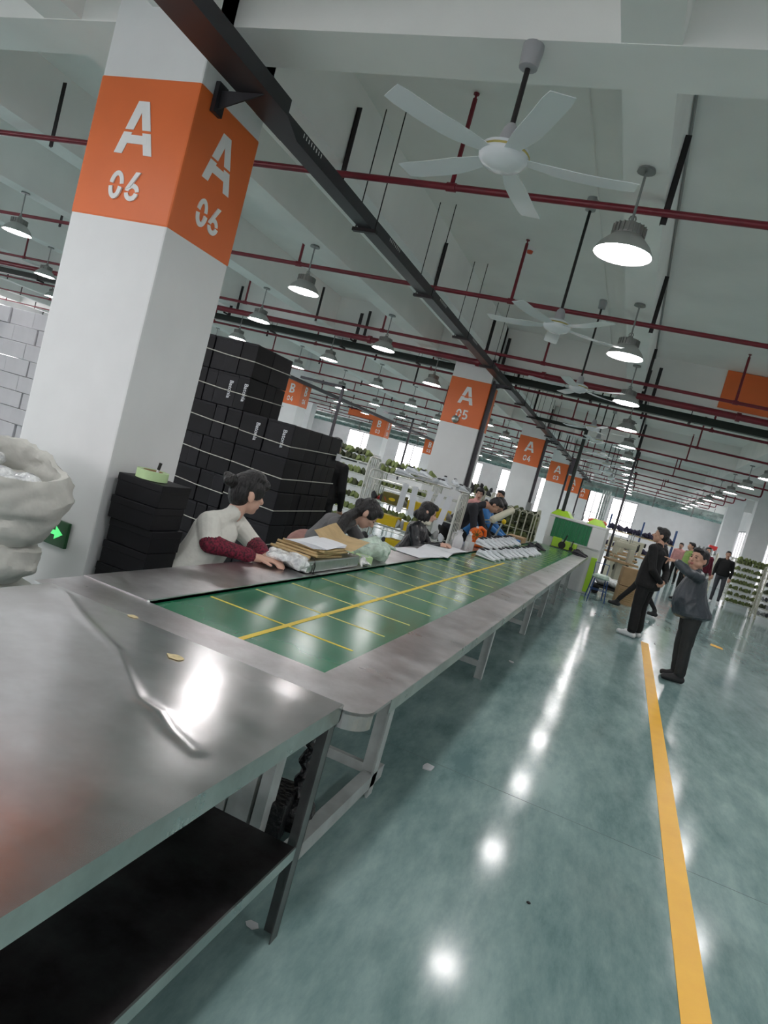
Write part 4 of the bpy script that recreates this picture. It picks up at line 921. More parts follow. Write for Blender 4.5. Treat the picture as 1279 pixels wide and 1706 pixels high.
def stool(x, y, label):
    r = thing('stool', label, 'stool', (x, y, 0), 0, 'work stools behind the belt table')
    part('seat', MB().lathe([(.0, .43), (.15, .43), (.16, .445), (.15, .46), (0, .46)], 20), 'bluesheet', r, smooth=True)
    for sx in (-1, 1):
        for sy in (-1, 1): part('leg', MB().cyl((.14*sx, .14*sy, 0), (.10*sx, .10*sy, .43), .012, n=8), 'frame', r)
stool(-2.42, 3.45, 'round stool under the woman in white sweater'); stool(-2.50, 5.36, 'round stool under the woman in grey'); stool(-2.34, 7.68, 'round stool under the woman in leather jacket')
#PART3
# ------------------------------------------------------------------ things on the side of the belt table
ZS_ = ZT+.0045
r = thing('wrapped_pack', 'long grey sheet pack, its near end bundled in clear film with black cord', 'pack', (-1.86, 4.18, ZS_))
part('sheet_block', MB().box(-.11, .12, -.36, .50, .004, .085), 'steel_edge', r, bevel=.012)
P_ = [('e', (-.02+.06*math.cos(i), -.36+.07*math.sin(i*1.3)-.0, .055+.012*math.sin(i*2.1)), (.10, .075, .045), None, 'clear') for i in range(7)]+[('c', (-.16, -.30, .06), (.08, -.42, .055), .052, .05, 'clear')]
lumpy(P_, .009, 'film_wrap', ['clear'], r, noise=.011, nscale=38, seed=2, smooth_it=1)
part('cord', MB().tube([(.125, -.27, 0), (.128, -.27, .05), (.11, -.27, .095), (0, -.27, .108), (-.1, -.27, .10), (-.118, -.27, .05), (-.118, -.27, 0)], .004, 6).tube([(.125, -.27, .003), (.15, -.29, .003), (.17, -.25, .003)], .003, 5), 'litter', r, smooth=True)
def sheet(name, label, cat, loc, rz, w, l, m, seed, curl=.02, z0=0, base=0, nx=10, ny=14, th=.0015, fn=None, grp=None):
    g = random.Random(seed); ph = [g.random()*6 for _ in range(4)]; mb = MB()
    for s_ in (0, 1):
        for j in range(ny+1):
            for i in range(nx+1):
                u, v = i/nx-.5, j/ny-.5; z = curl*(.5+.5*math.sin(5*v+ph[0])*math.cos(4*u+ph[1]))*.5 if fn is None else fn(u, v)
                mb.v.append((u*w, v*l, z+s_*th))
    N = (nx+1)*(ny+1)
    for j in range(ny):
        for i in range(nx):
            a = j*(nx+1)+i; q = (a, a+1, a+nx+2, a+nx+1); mb.f += [tuple(reversed(q)), tuple(k+N for k in q)]; mb.mi += [0, 0]
    ring = [i for i in range(nx+1)]+[(j+1)*(nx+1)-1 for j in range(1, ny+1)]+[ny*(nx+1)+i for i in range(nx-1, -1, -1)]+[j*(nx+1) for j in range(ny-1, 0, -1)]
    for a, b in zip(ring, ring[1:]+ring[:1]): mb.f.append((a, b, b+N, a+N)); mb.mi.append(0)
    o = part(name, mb, m, None, smooth=True); o.location = loc; o.rotation_euler = (0, 0, rz); return tag(o, label, cat, grp)
zt = ZS_+.088
for i in range(4):
    r = thing('kraft_envelope', 'folded tan paper pattern bundle on the wrapped pack, %s from the bottom' % ORD[i], 'paper bundle', (-1.90+.01*i, 4.10+.02*i, zt+.0165*i), .12*(i % 2)-.1, 'tan paper bundles on the wrapped pack')
    P_ = [('c', (-.14, -.24+.05*k, .009), (.14, -.24+.05*k+.004, .009), .010, .009, 'kraft') for k in range(3)]
    part('folded_sheets', MB().box(-.14, .14, -.2, .24, 0, .014), 'kraft', r, bevel=.005); part('rolled_edge', MB().cyl((-.15, -.215, .009), (.15, -.20, .009), .0095, n=10), 'kraft', r, smooth=True)
zt += .067
for i in range(5): sheet('paper_sheet', 'white printed sheet on the tan bundles, %s of the pile from below' % ORD[i], 'paper', (-1.86+.004*i, 4.12+.012*i, zt+.0025*i+.002), .05*i-.1, .23, .42, 'paper', i, fn=lambda u, v: .006*math.cos(3*u)+.004*math.sin(4*v), grp='white sheets on the tan bundles')
sheet('kraft_sheet', 'open tan card folder with curled edge beside the white sheets', 'folder', (-1.86, 4.55, zt-.02), .1, .30, .46, 'kraft', 4, fn=lambda u, v: .02+max(0, -.18-u)*.22+.02*math.sin(3*v)+.01)
r = thing('plastic_bag', 'greenish see-through plastic bag stuffed with wrapping beside the tape rolls', 'bag', (-1.86, 5.20, ZS_))
P_ = [('e', (.10*math.cos(i*2.4)*.8, .16*math.sin(i*2.4), .07+.03*math.sin(i*1.7)), (.085, .09, .07), None, 'filmg') for i in range(10)]+[('e', (0, .02, .15), (.07, .08, .05), None, 'filmg'), ('c', (.06, .12, .14), (.13, .22, .11), .035, .02, 'filmg')]
lumpy(P_, .010, 'bag', ['filmg'], r, noise=.010, nscale=34, seed=8, smooth_it=1)
for i, (x, y, z) in enumerate(((-1.79, 4.90, ZS_), (-1.945, 4.87, ZS_))):
    r = thing('tape_roll', 'pale green tape roll %s' % ('in front of the greenish plastic bag' if i == 0 else 'behind another roll near the greenish bag'), 'tape', (x, y, z), 0)
    part('roll', MB().lathe([(.040, 0), (.070, 0), (.070, .062), (.040, .062), (.040, 0)], 32, cap=False), 'tape', r, smooth=True)
    part('core', MB().lathe([(.038, .002), (.040, .002), (.040, .060), (.038, .060), (.038, .002)], 28, cap=False), 'paper', r, smooth=True)
P_ = [('e', (-1.74+.03*math.sin(i*2.2), 4.76+.022*i, ZS_+.02+.01*math.sin(i)), (.03, .03, .018), None, 'clear') for i in range(6)]+[('c', (-1.76, 4.80, ZS_+.05), (-1.72, 4.70, ZS_+.01), .03, .018, 'clear')]
tag(lumpy(P_, .008, 'film_scrap', ['clear'], None, noise=.008, nscale=50, seed=3, smooth_it=1), 'crumpled clear film scraps at the belt edge before the tape rolls', 'film')
for i in range(3): sheet('paper_sheet', 'large pale sheet spread by the woman in leather, %s of three' % ('near', 'middle', 'far')[i], 'paper', (-1.86+.03*(i % 2), 6.55+.60*i, ZS_+.002+.004*i), [-.10, .16, -.05][i], .34, .66, 'paper', 11+i, curl=.014, grp='large pale sheets on the side of the belt table')
# thermos, glasses, bottles
r = thing('thermos_jug', 'white thermos jug with grey stopper beside the pale sheets', 'jug', (-1.88, 8.30, ZS_))
part('body', MB().lathe([(.055, 0), (.062, .01), (.062, .10), (.05, .135), (.028, .165), (.03, .20), (.036, .215), (.0, .216)], 24), 'kettle', r, smooth=True)
part('handle', MB().tube([(-.03, .0, .19), (-.085, 0, .175), (-.09, 0, .10), (-.06, 0, .06)], .007, 8), 'kettle', r, smooth=True); part('stopper', MB().lathe([(.018, .216), (.018, .24), (0, .242)], 14), 'fangrey', r, smooth=True)
for i, (x, y, lq) in enumerate(((-1.78, 8.36, True), (-1.74, 8.50, True), (-1.82, 8.66, False), (-1.90, 8.95, False), (-1.97, 8.55, False))):
    lab = ('glass of red liquid left of the clear bottles', 'glass of red liquid nearest the orange blower', 'clear plastic bottle just behind the red glasses', 'clear plastic bottle by the orange blower', 'clear plastic bottle nearest the thermos')[i]
    r = thing('drinking_glass' if lq else 'plastic_bottle', lab, 'glass' if lq else 'bottle', (x, y, ZS_))
    if lq: part('cup', MB().lathe([(.024, 0), (.030, .11), (.028, .11), (.022, .004)], 16, cap=False).lathe([(0, .0), (.024, .0)], 16), 'bottle', r, smooth=True); part('liquid', MB().lathe([(0, .005), (.021, .005), (.025, .06), (0, .06)], 16), 'pinkliquid', r, smooth=True)
    else: part('body', MB().lathe([(.03, 0), (.033, .02), (.033, .12), (.014, .165), (.014, .18), (0, .18)], 16), 'bottle', r, smooth=True); part('cap', MB().lathe([(.016, .178), (.016, .2), (0, .2)], 12), 'paper', r)
r = thing('blower', 'orange hand blower with round grille and flat orange base', 'blower', (-1.86, 9.22, ZS_), .5)
part('base', MB().ell((0, -.05, .045), (.15, .11, .042), 20, 10), 'orangeplastic', r, smooth=True)
part('fan_house', MB().cyl((-.02, -.06, .17), (-.02, .05, .17), .085, n=24), 'orangeplastic', r, smooth=True)
gr = MB()
for k in range(8): t = 2*PI*k/8; gr.cbox((-.02+.045*math.cos(t), -.064, .17+.045*math.sin(t)), (.04, .008, .008), ry=-t)
gr.cyl((-.02, -.072, .17), (-.02, -.06, .17), .022, n=14); part('grille', gr, 'olivebox', r)
part('handle', MB().tube([(-.02, .03, .24), (.05, .05, .27), (.12, .06, .24), (.14, .06, .15), (.10, .05, .07)], .025, 10), 'orangeplastic', r, smooth=True); part('knob', MB().lathe([(.02, .255), (.02, .275), (0, .28)], 12, (-.02, 0, 0)), 'paper', r)
r = thing('task_lamp', 'long cream lamp head on a black arm, by the navy jacket', 'lamp', (-1.80, 9.55, ZS_))
part('base', MB().lathe([(.06, 0), (.06, .02), (.02, .03)], 18), 'litter', r); part('arm', MB().tube([(0, 0, .03), (.02, .02, .25), (.05, .0, .45), (.16, -.1, .55)], .018, 8), 'litter', r, smooth=True)
a, b = Vector((.30, -.22, .62)), Vector((.12, -.50, .43)); part('head', MB().cyl(a, b, .045, .05, n=16).cyl(b, b+(b-a).normalized()*.03, .05, .03, n=16), 'machine', r, smooth=True); part('neck', MB().cyl((.16, -.1, .55), a, .022, .04, n=12), 'litter', r, smooth=True)
r = thing('extraction_arm', 'silver jointed arm with yellow elbow over the white shoes', 'arm', (-1.82, 10.15, ZS_))
part('upright', MB().cyl((0, 0, 0), (.10, 0, .40), .014, n=10), 'steel_edge', r, smooth=True); part('forearm', MB().cyl((-.34, -.1, .30), (.10, 0, .42), .014, n=10).cyl((-.32, -.1, .26), (.10, 0, .37), .008, n=8), 'steel_edge', r, smooth=True); part('elbow', MB().ell((.11, 0, .40), (.035, .035, .04)), 'boxyellow', r, smooth=True)

# ------------------------------------------------------------------ shoes
def make_shoe(label, up='shoewhite', so='sole', ln='shoedark', lace='paper', cat='shoe'):
    r = thing('trainer' , label, cat, (0, 0, 0)); L = .29
    prof = [(-.5, .030, .03, .05), (-.44, .038, .045, .095), (-.34, .040, .05, .105), (-.22, .040, .05, .098), (-.08, .041, .05, .088), (.06, .046, .045, .072), (.2, .050, .04, .056), (.34, .047, .036, .046), (.44, .036, .032, .038), (.5, .018, .028, .030)]
    def loft(fz0, fz1, ws, mname, m, topw=.62):
        mb = MB(); n = 12
        for (t, w, _, h) in prof:
            z0 = fz0(t); z1 = fz1(t, h)
            for k in range(n):
                a = 2*PI*k/n; q = math.sin(a); x = w*ws*math.cos(a)*(1 if q < 0 else 1-(1-topw)*q**1.5); z = (z0+z1)/2+(z1-z0)/2*q; mb.v.append((x, t*L, z))
        for j in range(len(prof)-1):
            for k in range(n): mb.f.append((j*n+k, j*n+(k+1) % n, (j+1)*n+(k+1) % n, (j+1)*n+k)); mb.mi.append(0)
        mb.f += [tuple(range(n))[::-1], tuple(range((len(prof)-1)*n, len(prof)*n))]; mb.mi += [0, 0]; return part(mname, mb, m, r, smooth=True)
    bend = lambda t: .012*max(0, t-.25)
    loft(lambda t: .0+bend(t)+.004*max(0, -t), lambda t, h: .030+bend(t), 1.06, 'sole', so, 1.0)
    u_ = loft(lambda t: .018, lambda t, h: h, 1.0, 'upper', up, .5)
    part('opening', MB().ell((0, -.30*L, .095), (.024, .05, .014), 12, 6), ln, u_, smooth=True)
    tn = MB()
    for k in range(5): t = -.06+.065*k; z = .094-.010*k-.0015*k*k; tn.cbox((0, t*L+.01, z+.002), (.045-.003*k, .007, .006), rx=-.3)
    part('laces', tn, lace, u_); return r
sh = make_shoe('white trainer, front of the row on the belt'); G_ = 'white trainers in rows on the belt'
sh.location = (-1.46, 8.15, ZT-.006); sh.rotation_euler = (0, 0, -2.05); sh['group'] = G_
sh['label'] = 'white trainer at the near end of the front row on the belt'
for i in range(1, 13):
    dupt(sh, 'white trainer in the front row on the belt, %s from the near end' % ORD[i], (-1.46+.015*i+rnd.uniform(-.02, .02), 8.15+.27*i+rnd.uniform(-.03, .03), ZT-.006), -2.05+rnd.uniform(-.12, .12), G_)
for i in range(7):
    dupt(sh, 'white trainer in the back row on the table edge, %s from the near end' % ORD[i], (-1.86+rnd.uniform(-.02, .02), 9.9+.30*i, ZS_), -1.9+rnd.uniform(-.2, .2), G_) if i > 1 else None
for i in range(6):
    bx_ = None
for i in range(9):
    dupt(sh, 'white trainer in the second row on the belt, %s from the near end' % ORD[i], (-1.66+rnd.uniform(-.015, .015) if False else -1.60, 8.55+.29*i, ZT+.088), -2.0+rnd.uniform(-.25, .25), G_)
sb = make_shoe('black trainer with pale sole past the end of the white row', 'shoedark', 'shoegrey', 'shoedark', 'litter'); sb.location = (-1.42, 12.25, ZT-.006); sb.rotation_euler = (0, 0, -2.2); sb['group'] = 'dark trainers at the far end of the belt'
dupt(sb, 'black trainer, second of the dark pair past the white row', (-1.36, 12.62, ZT-.006), -2.3); dupt(sb, 'black trainer on the far right corner of the conveyor table', (-.74, 14.55, ZT), -1.2); dupt(sb, 'black trainer lying just before the far right corner', (-.75, 14.15, ZT), -1.5)
box_thing('carton', 'open brown carton tray behind the white trainers', 'box', (-1.86, 12.9, ZS_), (.30, .5, .10), 'brown', 0, None, False)
tag(part('cloth', MB().box(-2.03, -1.72, 12.0, 12.55, ZS_, ZS_+.06), 'bluesheet', bevel=.015), 'blue plastic sheet folded beside the brown carton tray', 'cloth')

# ------------------------------------------------------------------ wire racks
def bar(mb, a, b, r_=.009): mb.cyl(a, b, r_, n=6)
def make_rack(label, w, d, h, n, m='rackw', wires=9, arch=True):
    r = thing('wire_rack', label, 'rack', (0, 0, 0))
    for sx in (-1, 1):
        mb = MB(); x = sx*w/2
        pts = [(x, -d/2, .12), (x, -d/2, h-.08), (x, -d/2+.03, h-.02), (x, -d/2+.08, h), (x, d/2-.08, h), (x, d/2-.03, h-.02), (x, d/2, h-.08), (x, d/2, .12)]
        mb.tube(pts, .014, 8)
        for k in range(1, 6): y = -d/2+d*k/6; bar(mb, (x, y, .14), (x, y, h-.005), .007)
        part('end_frame', mb, m, r, smooth=True)
    for i in range(n):
        z = .16+(h-.28)*i/(n-1) if n > 1 else h/2; mb = MB()
        for y in (-d/2, d/2): bar(mb, (-w/2, y, z), (w/2, y, z), .009)
        for k in range(wires): x = -w/2+w*(k+.5)/wires; bar(mb, (x, -d/2, z), (x, d/2, z), .004)
        part('shelf', mb, m, r)
    for sx in (-1, 1):
        for sy in (-1, 1):
            c = part('caster', MB().cyl((sx*w/2-.02, sy*d/2, .055), (sx*w/2+.02, sy*d/2, .055), .05, n=14).box(sx*w/2-.025, sx*w/2+.025, sy*d/2-.012, sy*d/2+.012, .06, .13), 'machine', r)
    return r
# lumps that stand for folded uppers (shoe shells) : one mesh per colour, copied
def upper_mesh(m, seed):
    g = random.Random(seed); mb = MB(); n = 8; prof = [(-.12, .02, .02), (-.09, .038, .06), (-.03, .038, .055), (.04, .042, .035), (.10, .03, .02), (.125, .01, .01)]
    for (y, w, h) in prof:
        for k in range(n): a = 2*PI*k/n; mb.v.append((w*math.cos(a)*(1+.15*g.random()), y, max(0, h*(1+math.sin(a)))*(1+.2*g.random())))
    for j in range(len(prof)-1):
        for k in range(n): mb.f.append((j*n+k, j*n+(k+1) % n, (j+1)*n+(k+1) % n, (j+1)*n+k)); mb.mi.append(0)
    mb.f += [tuple(range(n))[::-1], tuple(range((len(prof)-1)*n, len(prof)*n))]; mb.mi += [0, 0]
    return mb.mesh('shoe_upper', m, True)
UP = {m: [upper_mesh(m, s_) for s_ in (1, 2)] for m in ('olive', 'olive2', 'palegreen', 'shoegrey', 'purple', 'shoewhite', 'greymetal')}
def upper(m, loc, e, label, grp, s_=1):
    o = ob('shoe_upper', rnd.choice(UP[m])); o.location = loc; o.rotation_euler = e; o.scale = (s_, s_, s_); return tag(o, label, 'shoe upper', grp)
def fill(x, y, w, d, zs, m, per, label, grp, mats=None, side=False, s_=1, rz=0, join=False):
    js = []
    for si, z in enumerate(zs):
        for k in range(per):
            t = (k+.5)/per-.5; mm = rnd.choice(mats) if mats else m
            p = Vector(((w-.1)*t, -d*.22+rnd.uniform(-.03, .03), 0)); p.rotate(Euler((0, 0, rz)))
            o = ((x+p.x, y+p.y, z+.012), (rnd.uniform(-.12, .12), rnd.uniform(-.3, .3), rz+rnd.uniform(-.4, .4)))
            if join: js.append((mm, *o))
            else: upper(mm, *o, label, grp, s_)
    if js: join_uppers(js, label, s_)
def join_uppers(js, label, s_=1):
    ms = sorted({j[0] for j in js}); mb = MB()
    for mm, loc, e in js:
        me = UP[mm][0]; T = Matrix.Translation(loc) @ Euler(e).to_matrix().to_4x4() @ Matrix.Scale(s_, 4); mb.m = ms.index(mm)
        mb.add([T @ v.co for v in me.vertices], [tuple(p.vertices) for p in me.polygons])
    tag(part('shoe_uppers', mb, ms, smooth=True), label, 'shoe uppers', None, 'stuff')
def shelf_z(h, n): return [.16+(h-.28)*i/(n-1) for i in range(n)]
# A: pale green uppers rack beyond the black stack
RK = make_rack('white wire rack of pale green uppers beyond the black boxes', .95, .5, 1.62, 8); RK.location = (-4.35, 9.95, 0)
fill(-4.35, 9.95, .95, .5, shelf_z(1.62, 8)+[1.60], 'palegreen', 12, 'pale green or dark folded shoe upper on the rack beyond the black boxes', 'folded uppers on the pale green rack', ['palegreen', 'palegreen', 'olive2'], s_=.8)
RK3 = make_rack('white wire rack of pale uppers behind the shoe rack', .95, .5, 1.56, 7); RK3.location = (-3.30, 10.1, 0)
fill(-3.30, 10.1, .95, .5, shelf_z(1.56, 7)[3:]+[1.54], 'palegreen', 13, 'pale green shoe uppers on the rack behind the arched shoe rack', None, ['palegreen', 'olive'], join=True, s_=.8)
# B: main rack behind the seated women
RX_, RY_ = -2.80, 9.05
r = make_rack('white arched wire rack full of shoes, boxes and hanging paper strips', 1.32, .5, 1.46, 5, 'rackw', 14); r.location = (RX_, RY_, 0)
zs5 = shelf_z(1.46, 5)
fill(RX_, RY_, 1.30, .5, zs5[:4], 'greymetal', 11, 'grey or white shoe standing on the arched rack shelf', 'shoes on the arched wire rack', ['greymetal', 'shoewhite', 'shoegrey', 'shoewhite'], s_=.95)
def ybox(x, z, w, h, m, label, lab=None):
    o = box_thing('card_box', label, 'box', (x, RY_-.12, z+.012), (w, .22, h), m, 0, 'card boxes on the arched rack', True, .004)
    return o
o = ybox(-3.05, zs5[4]-.12 if False else zs5[3]+.0, .30, .15, 'olivebox', 'olive box with a yellow oval mark, top left of the arched rack')
part('oval_mark', MB().prism([(.05*math.cos(2*PI*k/20), .022*math.sin(2*PI*k/20)) for k in range(20)], .002, face_R((0, -.116, .07), (1, 0, 0), (0, 0, 1))), 'boxyellow', o)
ybox(-2.40, zs5[3], .30, .13, 'boxyellow', 'yellow box under the hanging strips, upper right of the arched rack')
ybox(-2.70, zs5[3], .24, .13, 'boxyellow', 'yellow box next to the olive box on the arched rack')
ybox(-3.06, zs5[2], .30, .14, 'boxyellow', 'yellow box on the middle shelf, left of the arched rack')
ybox(-2.70, zs5[2], .18, .12, 'boxyellow', 'small yellow box in the middle of the arched rack')
ybox(-2.86, zs5[1], .26, .13, 'boxyellow', 'yellow box on the second shelf behind the black-jacketed woman')
ybox(-3.12, zs5[0]+.10 if False else zs5[0], .40, .20, 'boxyellow', 'wide yellow box on the lowest shelf of the arched rack')
for i, x in enumerate((-2.90, -2.74, -2.55, -2.42, -2.28)):
    o = sheet('paper_strip', 'long white ticket strip hanging on the arched rack, %s from left' % ORD[i], 'ticket', (x, RY_-.275, 1.19), 0, .085, .40, 'paper', 30+i, fn=lambda u, v: .012*math.sin(3*v+i), grp='white strips hanging on the arched rack', nx=3)
    o.rotation_euler = (PI/2, [.05, -.06, .10, .22, .12][i], 0)
for i in range(9):
    dupt(sh, 'white trainer heaped on top of the arched rack, %s from left' % ORD[i], (-3.0+.10*i, RY_-.12+.1*(i % 3), 1.475+.055*(i % 2)), rnd.uniform(0, 6), 'white trainers heaped on the arched rack')
o = upper('purple', (-3.22, RY_-.15, zs5[3]+.02), (0, 0, 1), 'red shoe left of the olive box on the arched rack', None); o.data = UP['purple'][0].copy(); o.data.materials[0] = K['redplastic']; o.name = 'red_shoe'
# C: olive cage by column A04
r = make_rack('cream barred cage rack packed with olive uppers before pillar A 04', .85, .5, 1.46, 4, 'rack', 8); r.location = (-2.30, 15.25, 0)
fb = MB()
for k in range(6):
    x = -.38+.15*k; fb.tube([(x, -.27, .3), (x, -.27, 1.30), (x+.03, -.27, 1.36), (x+.08, -.27, 1.38), (x+.12, -.27, 1.36), (x+.14, -.27, 1.30), (x+.14, -.27, .3)], .010, 6)
part('front_bars', fb, 'rack', r, smooth=True)
for li in range(10):
    for k in range(7): upper(rnd.choice(('olive', 'olive2', 'olive2')), (-2.30-.36+.12*k, 15.18+rnd.uniform(-.08, .08), .40+.098*li), (rnd.uniform(-.3, .3), rnd.uniform(-.5, .5), rnd.uniform(-.6, .6)+1.4), 'olive or dark shoe upper packed in the barred cage', 'uppers packed in the barred cage', 1.05)
# D: right hand racks
def olive_rack(x, y, rz, label, m, per=8, h=1.55, n=7, glabel='', w=1.0):
    q = dup(RKP); q.location = (x, y, 0); q.rotation_euler = (0, 0, rz); q['label'] = label; q.pop('group', None) if 'group' in q else None
    fill(x, y, w, .55, shelf_z(h, n)+[h-.02], m[0], per, glabel, None, m, rz=rz, join=True); return q
RKP = make_rack('cream wire trolley rack nearest on the right, dark uppers', 1.0, .55, 1.55, 7, 'rack', 10); RKP.location = (4.45, 22.3, 0); RKP.rotation_euler = (0, 0, .05)
fill(4.45, 22.3, 1.0, .55, shelf_z(1.55, 7)+[1.53], 'olive2', 9, 'dark shoe upper on the nearest right hand trolley rack', 'uppers on the nearest right rack', ['olive2', 'greymetal', 'shoegrey'])
olive_rack(3.85, 24.6, .15, 'cream wire trolley rack of bright olive uppers behind the walking man', ['olive', 'olive', 'palegreen'], 9, glabel='olive shoe uppers filling the trolley rack behind the walking man')
olive_rack(3.0, 30.0, 0, 'cream wire trolley rack far behind the walking man, grey uppers', ['greymetal', 'olive2'], 6, glabel='grey shoe uppers filling the far trolley rack', w=1.0)
box_thing('crate', 'small red crate on top of the far trolley rack', 'crate', (3.25, 30.0, 1.60), (.3, .3, .2), 'redplastic', 0, None, True)
# E: racks left of aisle, behind pink woman
for i, (x, y) in enumerate(((-3.3, 13.3), (-3.7, 16.6))):
    olive_rack(x, y, 0, 'cream wire rack of dark uppers %s' % ('behind the woman in pink' if i == 0 else 'between pillars A 05 and A 04'), ['olive2', 'olive', 'shoegrey'], 8, glabel='dark olive uppers filling the %s rack between the A pillars' % ('nearer' if i == 0 else 'farther'))

# ------------------------------------------------------------------ machine at the belt end
r = thing('tunnel_machine', 'white tunnel machine with green curtain and lime hoods at the belt end', 'machine', (-1.0, 15.1, 0))
part('body', MB().box(-.62, .60, 0, 3.0, 0, .98), 'machwhite', r, bevel=.015)
part('side_post', MB().box(-.62, -.50, 0, .1, .98, 1.42), 'machwhite', r); part('side_panel', MB().box(.30, .60, 0, .25, .98, 1.42), 'machwhite', r, bevel=.01)
part('top', MB().box(-.62, .60, 0, 3.0, 1.42, 1.47), 'machwhite', r, bevel=.01); part('inner_wall', MB().box(-.60, .58, .5, 2.9, .98, 1.42), 'machwhite', r)
for k in range(11): part('curtain_strip', MB().cbox((-.46+.072*k, -.01+.006*(k % 2), 1.20), (.070, .004, .42), rz=.12*(-1)**k), 'greencurtain', r)
part('ledge', MB().box(-.50, .55, -.05, .02, .965, .985), 'frame', r)
for x0, x1 in ((-.62, -.18), (.16, .56)):
    part('hood', MB().add([(x0, 0, 1.47), (x1, 0, 1.47), (x1, .9, 1.47), (x0, .9, 1.47), (x0+.12, .12, 1.60), (x1-.12, .12, 1.60), (x1-.12, .8, 1.60), (x0+.12, .8, 1.60)], [(0, 1, 5, 4), (1, 2, 6, 5), (2, 3, 7, 6), (3, 0, 4, 7), (4, 5, 6, 7)]), 'lime', r)
part('lime_panel', MB().box(.46, .58, -.06, -.005, .05, .80), 'lime', r, bevel=.01)
r = thing('press_head', 'lime green roller unit with black wheels on the belt end', 'machine', (-1.12, 14.86, ZT+.012))
part('housing', MB().box(-.28, -.10, -.05, .12, 0, .20).box(-.02, .10, -.05, .12, .0, .17).box(.12, .24, -.05, .12, 0, .16), 'lime', r, bevel=.01)
part('wheel', MB().cyl((-.06, -.10, .07), (-.06, -.06, .07), .075, n=20), 'litter', r, smooth=True); part('wheel', MB().cyl((.14, -.10, .045), (.14, -.06, .045), .04, n=16), 'litter', r, smooth=True)
part('lever', MB().cyl((-.05, -.09, .10), (0, -.09, .30), .016, n=8).cyl((.14, -.09, .05), (.15, -.09, .22), .012, n=8), 'litter', r); part('plate', MB().box(-.30, .28, -.12, .14, -.008, 0), 'litter', r)
for i, (x, y) in enumerate(((-.72, 16.0), (-.6, 16.6), (-.8, 16.9))):
    tag(part('orange_bundle', MB().ell((x, y, 1.54), (.13, .16, .068), 12, 8), 'orangedot', smooth=True), 'orange-red bundle on top of the white tunnel machine, %s from the viewer' % ORD[i], 'bundle', 'orange bundles on the tunnel machine')

def chair(x, y, rz, label):
    r = thing('work_chair', label, 'chair', (x, y, 0), rz, 'blue tubular chairs by the machine')
    for sx in (-1, 1):
        part('leg', MB().cyl((.17*sx, -.17, 0), (.13*sx, -.13, .45), .012, n=8), 'blue', r); part('leg', MB().cyl((.17*sx, .17, 0), (.13*sx, .13, .45), .012, n=8), 'blue', r)
    part('frame', MB().tube([(-.14, -.14, .22), (.14, -.14, .22), (.14, .14, .22), (-.14, .14, .22)], .009, 6, True).tube([(-.13, .14, .45), (-.14, .2, .75), (.14, .2, .75), (.13, .14, .45)], .011, 6), 'blue', r)
    lumpy([('e', (0, 0, .48), (.19, .18, .05), None, 'filmg'), ('e', (0, -.02, .52), (.17, .15, .04), None, 'filmg')], .014, 'wrapped_seat', ['filmg'], r, noise=.006, nscale=22, seed=3)
chair(-.24, 14.6, .2, 'blue tubular stool with plastic-wrapped seat right of the belt end')
r = thing('trolley', 'low trolley of white wrapped goods behind the blue stool', 'trolley', (-.03, 16.1, 0))
part('deck', MB().box(-.35, .35, -.3, .3, .16, .20), 'litter', r); 
for sx in (-1, 1): part('caster', MB().cyl((.28*sx, -.25, .08), (.28*sx, -.2, .08), .08, n=14), 'litter', r); part('caster', MB().cyl((.28*sx, .2, .08), (.28*sx, .25, .08), .08, n=14), 'litter', r)
lumpy([('e', (-.15, 0, .32), (.2, .25, .13), None, 'film'), ('e', (.12, 0, .30), (.2, .25, .12), None, 'film')], .02, 'wrapped_goods', ['film'], r, noise=.012, nscale=16, seed=4)
for i in range(2): 
    o = box_thing('carton', 'brown export carton right of the blue stools, %s' % ('lower of two, with printed lines' if i == 0 else 'upper of two'), 'box', (.30, 15.5, .40*i), (.36, .34, .39), 'brown', .15, None, False)
    if i == 0:
        for k in range(6): part('printed_line', MB().box(-.14, .14, -.1725, -.1705, .08+.045*k, .086+.045*k), 'olivebox', o)
def machine(x, y, rz, label):
    r = thing('shoe_machine', label, 'machine', (x, y, 0), rz, 'cream shoe machines right of the tunnel machine')
    part('stand', MB().box(-.10, .10, -.12, .12, 0, .75), 'machine', r, bevel=.01); part('table', MB().box(-.36, .36, -.24, .24, .74, .79), 'brown', r, bevel=.005)
    part('column', MB().box(.12, .24, -.08, .08, .79, 1.12), 'machine', r, bevel=.02); part('arm', MB().box(-.24, .26, -.07, .07, 1.10, 1.24), 'machine', r, bevel=.03)
    part('head', MB().box(-.26, -.16, -.06, .06, .93, 1.20).cyl((-.21, 0, .82), (-.21, 0, .94), .012, n=8), 'machine', r, bevel=.0); part('handwheel', MB().cyl((.27, 0, 1.17), (.31, 0, 1.17), .07, n=18), 'litter', r, smooth=True)
    part('motor', MB().cyl((-.1, .1, .60), (.18, .1, .60), .08, n=14), 'litter', r, smooth=True); part('thread_stand', MB().cyl((.1, .06, 1.24), (.1, .06, 1.5), .008, n=6).cyl((.02, .06, 1.45), (.18, .06, 1.45), .006, n=6), 'greymetal', r)
for i, (x, y) in enumerate(((.05, 17.3), (.10, 19.6), (-.2, 21.8), (.35, 23.6), (-.9, 24.5))): machine(x, y, [.3, 0, .5, .1, .2][i], 'cream shoe-stitching machine beyond the cartons, %s from the viewer' % ORD[i])
